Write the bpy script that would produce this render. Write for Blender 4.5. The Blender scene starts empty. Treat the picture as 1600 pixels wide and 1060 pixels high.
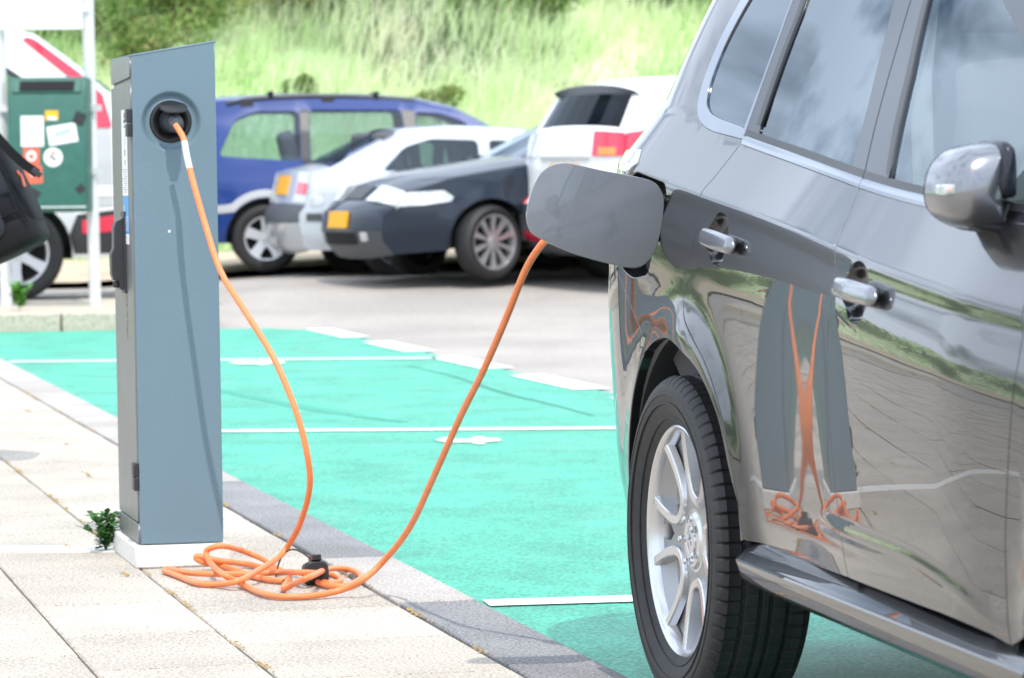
import bpy, bmesh, math, random
import numpy as np
from mathutils import Vector, Matrix, Quaternion
from mathutils.geometry import delaunay_2d_cdt
R = math.radians
scene = bpy.context.scene
col = scene.collection
rng = random.Random(7)
nrg = np.random.default_rng(11)

# ------------------------------------------------------------------ camera, sky, sun, exposure
cam_data = bpy.data.cameras.new('camera')
cam = bpy.data.objects.new('camera', cam_data); col.objects.link(cam)
cam_data.sensor_width = 36.0
cam_data.lens = 121.5
cam_data.clip_start = 0.1; cam_data.clip_end = 2000
cam.location = (0, 0, 1.123)
_pitch, _roll = math.atan(255 / 5400), 0.009
cam.rotation_euler = (Matrix.Rotation(R(90) - _pitch, 3, 'X') @ Matrix.Rotation(-_roll, 3, 'Z')).to_euler()
cam_data.dof.use_dof = True
cam_data.dof.focus_distance = 8.0
cam_data.dof.aperture_fstop = 8.5
scene.camera = cam

SUN = Vector((0.12, -0.52, 0.86)).normalized()
w = bpy.data.worlds.new('World'); scene.world = w; w.use_nodes = True
nt = w.node_tree; nt.nodes.clear()
n = nt.nodes.new
out = n('ShaderNodeOutputWorld'); bg = n('ShaderNodeBackground'); bg.inputs['Strength'].default_value = 0.15
sky = n('ShaderNodeTexSky'); sky.sky_type = 'NISHITA'; sky.sun_disc = False
sky.sun_elevation = math.asin(SUN.z); sky.sun_rotation = math.atan2(SUN.x, SUN.y)
sky.dust_density = 1.4
tc = n('ShaderNodeTexCoord'); sep = n('ShaderNodeSeparateXYZ'); nt.links.new(tc.outputs['Generated'], sep.inputs[0])
def vmath(op, a, b=None):
    m = n('ShaderNodeMath'); m.operation = op
    for i, v in enumerate((a, b)):
        if v is None: continue
        if isinstance(v, (int, float)): m.inputs[i].default_value = v
        else: nt.links.new(v, m.inputs[i])
    return m.outputs[0]
zz = vmath('ADD', vmath('MAXIMUM', sep.outputs['Z'], 0.0), 0.55)
comb = n('ShaderNodeCombineXYZ')
nt.links.new(vmath('DIVIDE', sep.outputs['X'], zz), comb.inputs[0]); nt.links.new(vmath('DIVIDE', sep.outputs['Y'], zz), comb.inputs[1])
nz = n('ShaderNodeTexNoise'); nz.inputs['Scale'].default_value = 4.2; nz.inputs['Detail'].default_value = 5; nz.inputs['Roughness'].default_value = 0.5
nt.links.new(comb.outputs[0], nz.inputs['Vector'])
rp = n('ShaderNodeValToRGB'); rp.color_ramp.elements[0].position = 0.34; rp.color_ramp.elements[1].position = 0.50
nt.links.new(nz.outputs['Fac'], rp.inputs['Fac'])
mx = n('ShaderNodeMix'); mx.data_type = 'RGBA'
nt.links.new(vmath('MULTIPLY', rp.outputs['Color'], 0.88), mx.inputs['Factor'])
nt.links.new(sky.outputs[0], mx.inputs['A']); mx.inputs['B'].default_value = (17.2, 19.4, 22.8, 1)
nt.links.new(mx.outputs['Result'], bg.inputs['Color']); nt.links.new(bg.outputs[0], out.inputs['Surface'])

sun_data = bpy.data.lights.new('sun', 'SUN'); sun_data.energy = 4.3; sun_data.angle = R(0.6); sun_data.color = (1.0, 0.95, 0.87)
sun = bpy.data.objects.new('sun', sun_data); col.objects.link(sun)
sun.rotation_euler = SUN.to_track_quat('Z', 'Y').to_euler(); sun.location = (5, -8, 20)
vs = scene.view_settings
vs.view_transform = 'Standard'; vs.look = 'None'; vs.exposure = -0.40; vs.gamma = 1.0; vs.use_curve_mapping = False
scene.cycles.max_bounces = 10; scene.cycles.transparent_max_bounces = 14

# ------------------------------------------------------------------ helpers
def mat(name, c, rough=0.5, metal=0.0, coat=0.0, coat_rough=0.03, noise=None, bump=None, spec=0.5, trans=0.0, ior=1.5, emit=None, c2=None, stretch=None, noise2=None, world=False, vary=0.0, coat_ior=1.5):
    m = bpy.data.materials.new(name); m.use_nodes = True
    t = m.node_tree; b = t.nodes['Principled BSDF']
    b.inputs['Base Color'].default_value = (*c, 1); b.inputs['Roughness'].default_value = rough
    b.inputs['Metallic'].default_value = metal; b.inputs['Coat Weight'].default_value = coat
    b.inputs['Coat Roughness'].default_value = coat_rough; b.inputs['Coat IOR'].default_value = coat_ior; b.inputs['Specular IOR Level'].default_value = spec
    b.inputs['IOR'].default_value = ior; b.inputs['Transmission Weight'].default_value = trans
    co = t.nodes.new('ShaderNodeTexCoord'); src = co.outputs['Object']
    if world: src = t.nodes.new('ShaderNodeNewGeometry').outputs['Position']
    if stretch:
        mp = t.nodes.new('ShaderNodeMapping'); mp.inputs['Scale'].default_value = stretch
        t.links.new(src, mp.inputs[0]); src = mp.outputs[0]
    if noise:
        sc, lo, hi = noise
        nn = t.nodes.new('ShaderNodeTexNoise'); nn.inputs['Scale'].default_value = sc; nn.inputs['Detail'].default_value = 6; nn.inputs['Roughness'].default_value = 0.6
        t.links.new(src, nn.inputs['Vector'])
        r_ = t.nodes.new('ShaderNodeValToRGB'); e = r_.color_ramp.elements
        e[0].position = 0.34; e[1].position = 0.66
        cb = c2 or c
        e[0].color = (*[v * lo for v in c], 1); e[1].color = (*[v * hi for v in cb], 1)
        t.links.new(nn.outputs['Fac'], r_.inputs['Fac']); last = r_.outputs['Color']
        if noise2:
            sc2, lo2, hi2 = noise2
            n2 = t.nodes.new('ShaderNodeTexNoise'); n2.inputs['Scale'].default_value = sc2; n2.inputs['Detail'].default_value = 4
            t.links.new(src, n2.inputs['Vector'])
            r2 = t.nodes.new('ShaderNodeMapRange'); r2.inputs['From Min'].default_value = 0.36; r2.inputs['From Max'].default_value = 0.64
            r2.inputs['To Min'].default_value = lo2; r2.inputs['To Max'].default_value = hi2
            t.links.new(n2.outputs['Fac'], r2.inputs['Value'])
            m2 = t.nodes.new('ShaderNodeVectorMath'); m2.operation = 'SCALE'
            t.links.new(last, m2.inputs[0]); t.links.new(r2.outputs[0], m2.inputs['Scale']); last = m2.outputs[0]
        if vary:
            oi = t.nodes.new('ShaderNodeObjectInfo'); r3 = t.nodes.new('ShaderNodeMapRange'); r3.inputs['To Min'].default_value = 1 - vary; r3.inputs['To Max'].default_value = 1 + vary
            t.links.new(oi.outputs['Random'], r3.inputs['Value']); m3 = t.nodes.new('ShaderNodeVectorMath'); m3.operation = 'SCALE'
            t.links.new(last, m3.inputs[0]); t.links.new(r3.outputs[0], m3.inputs['Scale']); last = m3.outputs[0]
        t.links.new(last, b.inputs['Base Color'])
    if bump:
        sc, st, di = bump
        nb = t.nodes.new('ShaderNodeTexNoise'); nb.inputs['Scale'].default_value = sc; nb.inputs['Detail'].default_value = 5; nb.inputs['Roughness'].default_value = 0.65
        t.links.new(src, nb.inputs['Vector'])
        bp = t.nodes.new('ShaderNodeBump'); bp.inputs['Strength'].default_value = st; bp.inputs['Distance'].default_value = di
        t.links.new(nb.outputs['Fac'], bp.inputs['Height']); t.links.new(bp.outputs[0], b.inputs['Normal'])
    if emit:
        b.inputs['Emission Color'].default_value = (*emit[0], 1); b.inputs['Emission Strength'].default_value = emit[1]
    return m

def glass_mat(name, tint, spec_ior=1.52, rough=0.0):
    m = bpy.data.materials.new(name); m.use_nodes = True
    t = m.node_tree; t.nodes.clear()
    o = t.nodes.new('ShaderNodeOutputMaterial'); tr = t.nodes.new('ShaderNodeBsdfTransparent'); gl = t.nodes.new('ShaderNodeBsdfGlossy')
    tr.inputs['Color'].default_value = (*tint, 1); gl.inputs['Roughness'].default_value = rough
    fr = t.nodes.new('ShaderNodeFresnel'); fr.inputs['IOR'].default_value = spec_ior
    ge = t.nodes.new('ShaderNodeNewGeometry'); m1 = t.nodes.new('ShaderNodeMath'); m1.operation = 'MULTIPLY_ADD'; m1.inputs[1].default_value = -2; m1.inputs[2].default_value = 1
    t.links.new(ge.outputs['Backfacing'], m1.inputs[0]); m2 = t.nodes.new('ShaderNodeMath'); m2.operation = 'POWER'; m2.inputs[0].default_value = spec_ior
    t.links.new(m1.outputs[0], m2.inputs[1]); t.links.new(m2.outputs[0], fr.inputs['IOR']); gl.inputs['Color'].default_value = (.84, .93, 1.0, 1)
    mi = t.nodes.new('ShaderNodeMixShader')
    t.links.new(fr.outputs[0], mi.inputs['Fac']); t.links.new(tr.outputs[0], mi.inputs[1]); t.links.new(gl.outputs[0], mi.inputs[2])
    t.links.new(mi.outputs[0], o.inputs['Surface'])
    return m

def tag(o, label=None, cat=None, group=None, kind=None):
    if label: o['label'] = label
    if cat: o['category'] = cat
    if group: o['group'] = group
    if kind: o['kind'] = kind
    return o
def empty(name, loc, rz=0.0, parent=None):
    o = bpy.data.objects.new(name, None); col.objects.link(o)
    o.location = loc; o.rotation_euler = (0, 0, rz); o.empty_display_size = 0.2
    if parent: o.parent = parent
    return o
def link(name, me, parent=None):
    o = bpy.data.objects.new(name, me); col.objects.link(o)
    if parent: o.parent = parent
    return o

class MB:
    """collects pieces of one mesh"""
    def __init__(s): s.v = []; s.f = []; s.m = []; s.mi = 0
    def add(s, vs, fs):
        k = len(s.v); s.v += [tuple(p) for p in vs]; s.f += [tuple(i + k for i in f) for f in fs]; s.m += [s.mi] * len(fs); return s
    def box(s, c, d, rot=None, taper=1.0):
        x, y, z = d[0] / 2, d[1] / 2, d[2] / 2
        pts = [Vector((sx * x * (taper if sz > 0 else 1), sy * y * (taper if sz > 0 else 1), sz * z)) for sz in (-1, 1) for sy in (-1, 1) for sx in (-1, 1)]
        if rot is not None: pts = [rot @ p for p in pts]
        s.add([p + Vector(c) for p in pts], [(0, 2, 3, 1), (4, 5, 7, 6), (0, 1, 5, 4), (2, 6, 7, 3), (0, 4, 6, 2), (1, 3, 7, 5)]); return s
    def tube(s, path, r, nseg=10, caps=True, flat=1.0):
        P = [Vector(p) for p in path]; N = len(P); rad = r if hasattr(r, '__len__') else [r] * N
        T = [(P[min(i + 1, N - 1)] - P[max(i - 1, 0)]).normalized() for i in range(N)]
        up = Vector((0, 0, 1)) if abs(T[0].z) < 0.9 else Vector((1, 0, 0))
        u = T[0].cross(up).normalized(); vs_ = []
        for i in range(N):
            u = (u - T[i] * u.dot(T[i])).normalized(); vv = T[i].cross(u)
            for k in range(nseg):
                a = 2 * math.pi * k / nseg; vs_.append(P[i] + u * math.cos(a) * rad[i] + vv * math.sin(a) * rad[i] * flat)
        fs = [(i * nseg + k, i * nseg + (k + 1) % nseg, (i + 1) * nseg + (k + 1) % nseg, (i + 1) * nseg + k) for i in range(N - 1) for k in range(nseg)]
        if caps: fs += [tuple(range(nseg - 1, -1, -1)), tuple((N - 1) * nseg + k for k in range(nseg))]
        s.add(vs_, fs); return s
    def lathe(s, prof, nseg=48, M=None, a0=0.0, a1=2 * math.pi):
        """prof: (radius, height) revolved about local Z, placed by M"""
        full = abs(a1 - a0 - 2 * math.pi) < 1e-6; cnt = nseg if full else nseg + 1
        vs_ = []
        for k in range(cnt):
            a = a0 + (a1 - a0) * k / nseg
            for r_, h_ in prof:
                p = Vector((r_ * math.cos(a), r_ * math.sin(a), h_)); vs_.append(M @ p if M is not None else p)
        L = len(prof)
        fs = [(k * L + j, ((k + 1) % cnt) * L + j, ((k + 1) % cnt) * L + j + 1, k * L + j + 1) for k in range(nseg) for j in range(L - 1)]
        s.add(vs_, fs); return s
    def prism(s, poly, h0, h1, M=None):
        k = len(poly); vs_ = [Vector((x, y, h0)) for x, y in poly] + [Vector((x, y, h1)) for x, y in poly]
        if M is not None: vs_ = [M @ p for p in vs_]
        s.add(vs_, [tuple(range(k - 1, -1, -1)), tuple(range(k, 2 * k))] + [(i, (i + 1) % k, (i + 1) % k + k, i + k) for i in range(k)]); return s
    def mesh(s, name, mats, smooth=None):
        me = bpy.data.meshes.new(name); me.from_pydata(s.v, [], s.f)
        for m_ in (mats if isinstance(mats, (list, tuple)) else [mats]): me.materials.append(m_)
        if any(s.m): me.polygons.foreach_set('material_index', s.m)
        b = bmesh.new(); b.from_mesh(me); bmesh.ops.recalc_face_normals(b, faces=b.faces); b.to_mesh(me); b.free()
        if smooth is not None:
            me.shade_smooth(); me.set_sharp_from_angle(angle=R(smooth))
        return me
    def build(s, name, mats, parent=None, smooth=None, bevel=None, seg=2):
        o = link(name, s.mesh(name, mats, smooth), parent)
        if bevel:
            b = o.modifiers.new('bevel', 'BEVEL'); b.width = bevel; b.segments = seg; b.limit_method = 'ANGLE'; b.angle_limit = R(40)
            b.harden_normals = False
            if smooth is None: o.data.shade_smooth(); o.data.set_sharp_from_angle(angle=R(50))
        return o

def spl(pts, per=6, closed=False):
    """Catmull-Rom through the points"""
    P = [Vector(p) for p in pts]; N = len(P); outp = []
    rng_ = range(N if closed else N - 1)
    for i in rng_:
        if closed: a, b, c, d = P[i - 1], P[i], P[(i + 1) % N], P[(i + 2) % N]
        else: a, b, c, d = P[max(i - 1, 0)], P[i], P[i + 1], P[min(i + 2, N - 1)]
        for k in range(per):
            t = k / per
            outp.append(0.5 * ((2 * b) + (c - a) * t + (2 * a - 5 * b + 4 * c - d) * t * t + (3 * b - a - 3 * c + d) * t ** 3))
    if not closed: outp.append(P[-1])
    return [tuple(p) for p in outp]
def spl2(pts, per=6, closed=False): return [(p[0], p[1]) for p in spl([(x, y, 0) for x, y in pts], per, closed)]
def area2(p): return 0.5 * sum(p[i - 1][0] * p[i][1] - p[i][0] * p[i - 1][1] for i in range(len(p)))
def clean(p, eps=1e-4):
    o = []
    for q in p:
        if not o or math.hypot(q[0] - o[-1][0], q[1] - o[-1][1]) > eps: o.append(q)
    if math.hypot(o[0][0] - o[-1][0], o[0][1] - o[-1][1]) <= eps: o.pop()
    return o
def ccw(p): return p if area2(p) > 0 else p[::-1]
def outward(p):
    """outward unit normals per vertex of a ccw polygon"""
    o = []; N = len(p)
    for i in range(N):
        a, b, c = p[i - 1], p[i], p[(i + 1) % N]
        e1 = Vector((b[0] - a[0], b[1] - a[1])).normalized(); e2 = Vector((c[0] - b[0], c[1] - b[1])).normalized()
        n1 = Vector((e1.y, -e1.x)); n2 = Vector((e2.y, -e2.x)); m_ = n1 + n2
        m_ = m_.normalized() if m_.length > 1e-6 else n1
        o.append(m_ / max(0.45, m_.dot(n1)))
    return o
def inset(p, d):
    p = ccw(clean(p)); return [(q[0] - m_.x * d, q[1] - m_.y * d) for q, m_ in zip(p, outward(p))]
def resample(p, step):
    o = []
    for i in range(len(p)):
        a, b = p[i], p[(i + 1) % len(p)]; k = max(1, int(math.ceil(math.hypot(b[0] - a[0], b[1] - a[1]) / step)))
        o += [(a[0] + (b[0] - a[0]) * j / k, a[1] + (b[1] - a[1]) * j / k) for j in range(k)]
    return o
def inside(P, loops):
    x, y = P[:, 0], P[:, 1]; res = np.zeros(len(P), bool)
    for L in loops:
        a = np.array(L); b = np.roll(a, -1, 0)
        for (x0, y0), (x1, y1) in zip(a, b):
            if y0 == y1: continue
            c = ((y0 > y) != (y1 > y)) & (x < (x1 - x0) * (y - y0) / (y1 - y0) + x0); res ^= c
    return res

def panel_data(outer, holes, step, fmap, fnrm, lip=None, hole_lip=None, extra=None):
    outer = ccw(clean(outer)); holes = [ccw(clean(h)) for h in holes]
    loops = [resample(outer, step * 0.8)] + [resample(h, step * 0.8) for h in holes]
    bp = np.array([q for L in loops for q in L])
    lo, hi = bp.min(0), bp.max(0)
    gx, gy = np.meshgrid(np.arange(lo[0] + step * .5, hi[0], step), np.arange(lo[1] + step * .5, hi[1], step))
    G = np.stack([gx.ravel(), gy.ravel()], 1)
    G = G[inside(G, loops)]
    if len(G):
        dmin = np.full(len(G), 1e9)
        for k in range(0, len(bp), 256): dmin = np.minimum(dmin, ((G[:, None, :] - bp[None, k:k + 256, :]) ** 2).sum(2).min(1))
        G = G[dmin > (step * .5) ** 2]
    if extra is not None:
        E_, band_ = extra; E_ = np.array(E_); E_ = E_[inside(E_, loops)]
        if len(G): G = G[~np.array([band_(*q) for q in G])]
        if len(E_):
            dm = np.full(len(E_), 1e9)
            for k in range(0, len(bp), 256): dm = np.minimum(dm, ((E_[:, None, :] - bp[None, k:k + 256, :]) ** 2).sum(2).min(1))
            E_ = E_[dm > .004 ** 2]; G = np.concatenate([G, E_]) if len(G) else E_
    vv = [Vector(q) for q in bp] + [Vector(q) for q in G]; ed = []; k = 0
    for L in loops:
        ed += [(k + i, k + (i + 1) % len(L)) for i in range(len(L))]; k += len(L)
    V2, _, F, *_r = delaunay_2d_cdt(vv, ed, [], 0, 1e-7)
    V2 = [(q.x, q.y) for q in V2]
    cen = np.array([[sum(V2[i][0] for i in f) / len(f), sum(V2[i][1] for i in f) / len(f)] for f in F])
    keep = inside(cen, loops)
    pos = [fmap(*q) for q in V2]; nor = [fnrm(*q) for q in V2]; faces = []
    for f, kp in zip(F, keep):
        if not kp: continue
        f = list(f)
        a, b, c = (pos[i] for i in f[:3])
        if (b - a).cross(c - a).dot(nor[f[0]]) < 0: f.reverse()
        faces.append(tuple(f))
    for li, L in enumerate(loops):
        lp = lip if li == 0 else hole_lip
        if not lp: continue
        rad, dep = lp
        on = outward(L); sgn = 1 if li == 0 else -1
        base = len(pos); N = len(L)
        for q, o2 in zip(L, on):
            o2 = o2.normalized() * sgn; nn = fnrm(*q); p0 = fmap(*q)
            o3 = (fmap(q[0] + o2.x * .002, q[1] + o2.y * .002) - p0); o3 = (o3 - nn * o3.dot(nn)).normalized()
            pos.append(p0); nor.append(nn)
            pos.append(p0 + o3 * rad * .7 - nn * rad * .3); nor.append((nn + o3).normalized())
            pos.append(p0 + o3 * rad - nn * rad); nor.append(o3)
            pos.append(p0 + o3 * rad - nn * dep); nor.append(o3)
        for i in range(N):
            j = (i + 1) % N
            for r_ in range(3):
                f = [base + i * 4 + r_, base + i * 4 + r_ + 1, base + j * 4 + r_ + 1, base + j * 4 + r_]
                a, b, c = (pos[x] for x in f[:3]); nn = (b - a).cross(c - a)
                if nn.dot(nor[f[0]] + nor[f[2]]) < 0: f.reverse()
                faces.append(tuple(f))
    return pos, nor, faces
def panel_mesh(name, pos, nor, faces, mats):
    me = bpy.data.meshes.new(name); me.from_pydata([tuple(p) for p in pos], [], faces)
    for m_ in (mats if isinstance(mats, (list, tuple)) else [mats]): me.materials.append(m_)
    me.shade_smooth(); me.normals_split_custom_set_from_vertices([tuple(q) for q in nor])
    return me
def sm(a, b, x):
    t = min(1.0, max(0.0, (x - a) / (b - a))); return t * t * (3 - 2 * t)
def lerp_tab(T, x):
    if x <= T[0][0]: return T[0][1]
    for (a, p), (b, q) in zip(T, T[1:]):
        if x <= b: return p + (q - p) * (x - a) / (b - a)
    return T[-1][1]

# ------------------------------------------------------------------ shared materials
M_asphalt = mat('asphalt', (0.36, 0.325, 0.29), 0.9, noise=(55, 0.78, 1.2), bump=(160, 0.5, 0.004), noise2=(0.7, 0.9, 1.1))
M_sandy = mat('sandy_ground', (0.40, 0.33, 0.23), 0.95, noise=(3, 0.7, 1.15), bump=(60, 0.6, 0.01))
M_green = mat('green_coating', (0.040, 0.41, 0.265), 0.50, noise=(85, 0.50, 1.38), c2=(0.062, 0.44, 0.295), bump=(170, 0.9, 0.006), noise2=(2.6, 0.84, 1.14))
M_line = mat('road_paint', (0.80, 0.80, 0.78), 0.7, noise=(90, 0.9, 1.0), bump=(260, 0.4, 0.002))
def worn(m_, scale, amount, tint):
    t = m_.node_tree; b = t.nodes['Principled BSDF']; src = b.inputs['Base Color'].links[0].from_socket
    g_ = t.nodes.new('ShaderNodeNewGeometry'); mp = t.nodes.new('ShaderNodeMapping'); mp.inputs['Rotation'].default_value = (0, 0, -.24); mp.inputs['Scale'].default_value = (1, .28, 1)
    nn = t.nodes.new('ShaderNodeTexNoise'); nn.inputs['Scale'].default_value = scale; nn.inputs['Detail'].default_value = 9; nn.inputs['Roughness'].default_value = .7
    r_ = t.nodes.new('ShaderNodeMapRange'); r_.inputs['From Min'].default_value = .50; r_.inputs['From Max'].default_value = .78; r_.inputs['To Max'].default_value = amount
    x = t.nodes.new('ShaderNodeMix'); x.data_type = 'RGBA'; x.inputs['B'].default_value = (*tint, 1)
    t.links.new(g_.outputs['Position'], mp.inputs[0]); t.links.new(mp.outputs[0], nn.inputs['Vector']); t.links.new(nn.outputs['Fac'], r_.inputs['Value'])
    t.links.new(r_.outputs[0], x.inputs['Factor']); t.links.new(src, x.inputs['A']); t.links.new(x.outputs['Result'], b.inputs['Base Color'])
worn(M_green, 2.4, .55, (.15, .42, .32)); worn(M_green, 14, .55, (.015, .22, .15)); worn(M_line, 9, .8, (.30, .52, .44)); worn(M_asphalt, 1.1, .6, (.27, .25, .23))
M_mortar = mat('joint_sand', (0.25, 0.21, 0.16), 0.95, noise=(40, 0.6, 1.3), bump=(120, 0.5, 0.003))
M_pav = [mat('paving_concrete', tuple(v * k for v in (0.47, 0.418, 0.352)), 0.9, noise=(120, 0.50, 1.42), bump=(200, 0.6, 0.003), noise2=(2.6, 0.90, 1.08), world=True, vary=.05) for k in (1.0, 0.94, 1.05)]
M_kerb_light = mat('kerb_light', (0.42, 0.385, 0.35), 0.9, noise=(130, 0.5, 1.42), bump=(220, 0.7, 0.003), noise2=(3, 0.9, 1.08), world=True, vary=.05)
M_kerb_dark = mat('kerb_dark', (0.19, 0.185, 0.185), 0.85, noise=(130, 0.4, 1.9), bump=(220, 0.7, 0.003), noise2=(3, 0.9, 1.15), world=True, vary=.05)
M_moss = mat('dry_moss', (0.40, 0.31, 0.12), 0.95, noise=(60, 0.6, 1.2), c2=(0.42, 0.28, 0.13))
M_white_concrete = mat('white_concrete', (0.72, 0.69, 0.64), 0.85, noise=(60, 0.88, 1.06), bump=(140, 0.3, 0.002))
M_island = mat('island_concrete', (0.50, 0.44, 0.35), 0.9, noise=(30, 0.75, 1.15), bump=(120, 0.5, 0.003))
M_black = mat('black_plastic', (0.022, 0.023, 0.026), 0.42, bump=(300, 0.08, 0.001))
M_rubber = mat('tyre_rubber', (0.018, 0.018, 0.019), 0.62, noise=(30, 0.8, 1.3), bump=(220, 0.12, 0.001))
M_dark = mat('dark_void', (0.008, 0.008, 0.009), 0.9)
M_alloy = mat('alloy', (0.62, 0.62, 0.64), 0.32, metal=0.75, coat=0.3)
M_chrome = mat('chrome', (0.75, 0.76, 0.78), 0.08, metal=1.0)

# ------------------------------------------------------------------ ground
KX, KY = -0.0907, 9.079
KA = R(13.85)
U = Vector((-math.sin(KA), math.cos(KA), 0)); NL = Vector((-math.cos(KA), -math.sin(KA), 0))
def kp(t, o, z=0.0): return Vector((KX, KY, z)) + U * t + NL * o     # along the kerb / to its left
def ramp(x, y): return sm(25.5, 31.0, y) * (0.09 + 0.16 * sm(-4.5, -1.5, x))
def dune_q(x, y):
    yy = max(0.0, y); return ((abs(x) / (25.0 if x < 0 else 60.0)) ** 4 + (yy / 37.5) ** 4) ** 0.25
def dune_z(x, y):
    d = (dune_q(x, y) - 1.0) * 37.5
    if d <= 0: return 0.0
    und = math.sin(x * .33 + 1.3) * math.cos(y * .21 + .5) * .55 + math.sin(x * .13 - y * .09) * .8
    return (1.0 - .55 * sm(.14, .45, -x / max(8.0, y + 8))) * (5.6 * sm(-3, 17, d) - 5.6 * sm(-3, 17, 0) + und * sm(1, 12, d) + 0.12 * sm(0, 2, d))

def grid_mesh(name, xs, ys, zf, m_, smooth=True):
    X = len(xs); vv = [(x, y, zf(x, y)) for y in ys for x in xs]
    ff = [(j * X + i, j * X + i + 1, (j + 1) * X + i + 1, (j + 1) * X + i) for j in range(len(ys) - 1) for i in range(X - 1)]
    me = bpy.data.meshes.new(name); me.from_pydata(vv, [], ff); me.materials.append(m_)
    if smooth: me.shade_smooth()
    return link(name, me)
axis = [-600, -300, -150, -90] + list(range(-60, 61, 3)) + [90, 150, 300, 600]
g = grid_mesh('ground', axis, axis, lambda x, y: ramp(x, y) - 0.07, M_sandy); tag(g, kind='structure')
# road: right of the bays and beyond them up to the foot of the dune
rd = grid_mesh('road', [i * 1.0 for i in range(-17, 46)], [i * 1.0 for i in range(-40, 37)], lambda x, y: ramp(x, y) - 0.014, M_asphalt); tag(rd, kind='structure')

def sheet(name, pts, z, m_, kind='structure', parent=None):
    me = bpy.data.meshes.new(name); me.from_pydata([(p[0], p[1], z) for p in pts], [], [tuple(range(len(pts)))]); me.materials.append(m_)
    o = link(name, me, parent)
    if parent is None: tag(o, kind=kind)
    return o
BW = 2.70      # bay width
far = [kp(16.9, 0), Vector((-4.2, 25.69, 0)), Vector((-2.2, 26.05, 0)), kp(17.2, -2.2), kp(16.2, -BW)]
sheet('parking_bay', [kp(-9, 0), kp(-9, -BW)] + [far[4], far[3], far[2], far[1]], -0.008, M_green)
# painted lines
def band(name, a, b, wd, z=-0.004):
    a, b = Vector(a), Vector(b); d = (b - a).normalized(); q = Vector((-d.y, d.x, 0)) * wd / 2
    return sheet(name, [a - q, b - q, b + q, a + q], z, M_line)
def on_edge(p, d, o):
    t = ((Vector(p) - kp(0, 0)).dot(NL) - o) / -d.dot(NL); return Vector(p) + d * t
for p, ang, wd in (((-1.7, 21.5, 0), -0.05, .16), ((-0.4, 15.405, 0), -0.74, .14), ((0.1, 9.128, 0), 9.5, .135)):
    d = Vector((math.cos(R(ang)), math.sin(R(ang)), 0))
    band('bay_line', on_edge(p, d, -0.02), on_edge(p, d, -BW + .1), wd)
for k in range(-9, 9):
    t0 = 12.27 + 2.12 * k * 1.0
    if t0 > 17: continue
    band('dash_marking', kp(t0 - 1.42, -BW + .02), kp(t0, -BW + .02), .21)
# a crack in the surface and a few tyre smears
def streak(name, pts, wd, m_):
    P = spl([(x, y, 0) for x, y in pts], 8); v_ = []; N = len(P)
    for i, p in enumerate(P):
        t = (Vector(P[min(i + 1, N - 1)]) - Vector(P[max(i - 1, 0)])).normalized(); q = Vector((-t.y, t.x, 0)) * wd * (.5 + .5 * math.sin(math.pi * (i + .5) / N)) * rng.uniform(.35, .65)
        v_ += [Vector(p) - q, Vector(p) + q]
    me = bpy.data.meshes.new(name); me.from_pydata([(p.x, p.y, -.0062) for p in v_], [], [(2 * i, 2 * i + 1, 2 * i + 3, 2 * i + 2) for i in range(N - 1)]); me.materials.append(m_)
    tag(link(name, me), kind='structure')
M_smear = mat('tar_smear', (.022, .19, .135), .7, noise=(40, .7, 1.3))
streak('surface_crack', [(-.62, 20.6), (-.35, 19.6), (-.05, 18.0), (.2, 17.0), (.38, 16.2)], .035, M_smear)
streak('tyre_mark', [(-1.9, 19.3), (-1.4, 18.0), (-.9, 16.7), (-.5, 15.9)], .10, mat('tyre_smear', (.027, .30, .205), .6, noise=(25, .8, 1.2)))
# painted plug symbols in the bays
def plug_symbol(x, y, s):
    b_ = MB()
    M_ = Matrix.Translation((x, y, -0.0035)) @ Matrix.Rotation(KA, 4, 'Z') @ Matrix.Scale(s, 4)
    def poly(pp): b_.add([M_ @ Vector((px, py, 0)) for px, py in pp], [tuple(range(len(pp)))])
    poly([(-.26, -.22), (.26, -.22), (.34, .0), (.34, .24), (-.34, .24), (-.34, .0)])
    for sx in (-1, 1): poly([(sx * .18 - .06, .26), (sx * .18 + .06, .26), (sx * .18 + .06, .5), (sx * .18 - .06, .5)])
    poly([(-.06, -.5), (.06, -.5), (.06, -.24), (-.06, -.24)])
    o = b_.build('plug_symbol', M_line); tag(o, kind='structure')
plug_symbol(-.18, 14.72, .40); plug_symbol(-1.55, 21.1, .5)

# pavement: bed, slabs as pieces
pv = sheet('pavement', [kp(-40, .22), kp(-40, 26), kp(10.5, 26), kp(16.2, .22)][::-1], -0.010, M_mortar)
pv.data.materials.clear()
def brick_far():
    m_ = bpy.data.materials.new('pavement_far'); m_.use_nodes = True; t = m_.node_tree; b = t.nodes['Principled BSDF']; b.inputs['Roughness'].default_value = .92
    co = t.nodes.new('ShaderNodeTexCoord'); mp = t.nodes.new('ShaderNodeMapping'); mp.inputs['Rotation'].default_value = (0, 0, -KA)
    br = t.nodes.new('ShaderNodeTexBrick'); br.inputs['Color1'].default_value = (.40, .36, .32, 1); br.inputs['Color2'].default_value = (.45, .405, .36, 1)
    br.inputs['Mortar'].default_value = (.12, .10, .08, 1); br.inputs['Scale'].default_value = 1.0; br.inputs['Mortar Size'].default_value = .006
    br.inputs['Brick Width'].default_value = .385; br.inputs['Row Height'].default_value = .62
    t.links.new(co.outputs['Object'], mp.inputs[0]); t.links.new(mp.outputs[0], br.inputs['Vector']); t.links.new(br.outputs['Color'], b.inputs['Base Color'])
    return m_
M_pavfar = brick_far(); pv.data.materials.append(M_mortar)
_paver_cache = {}
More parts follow.
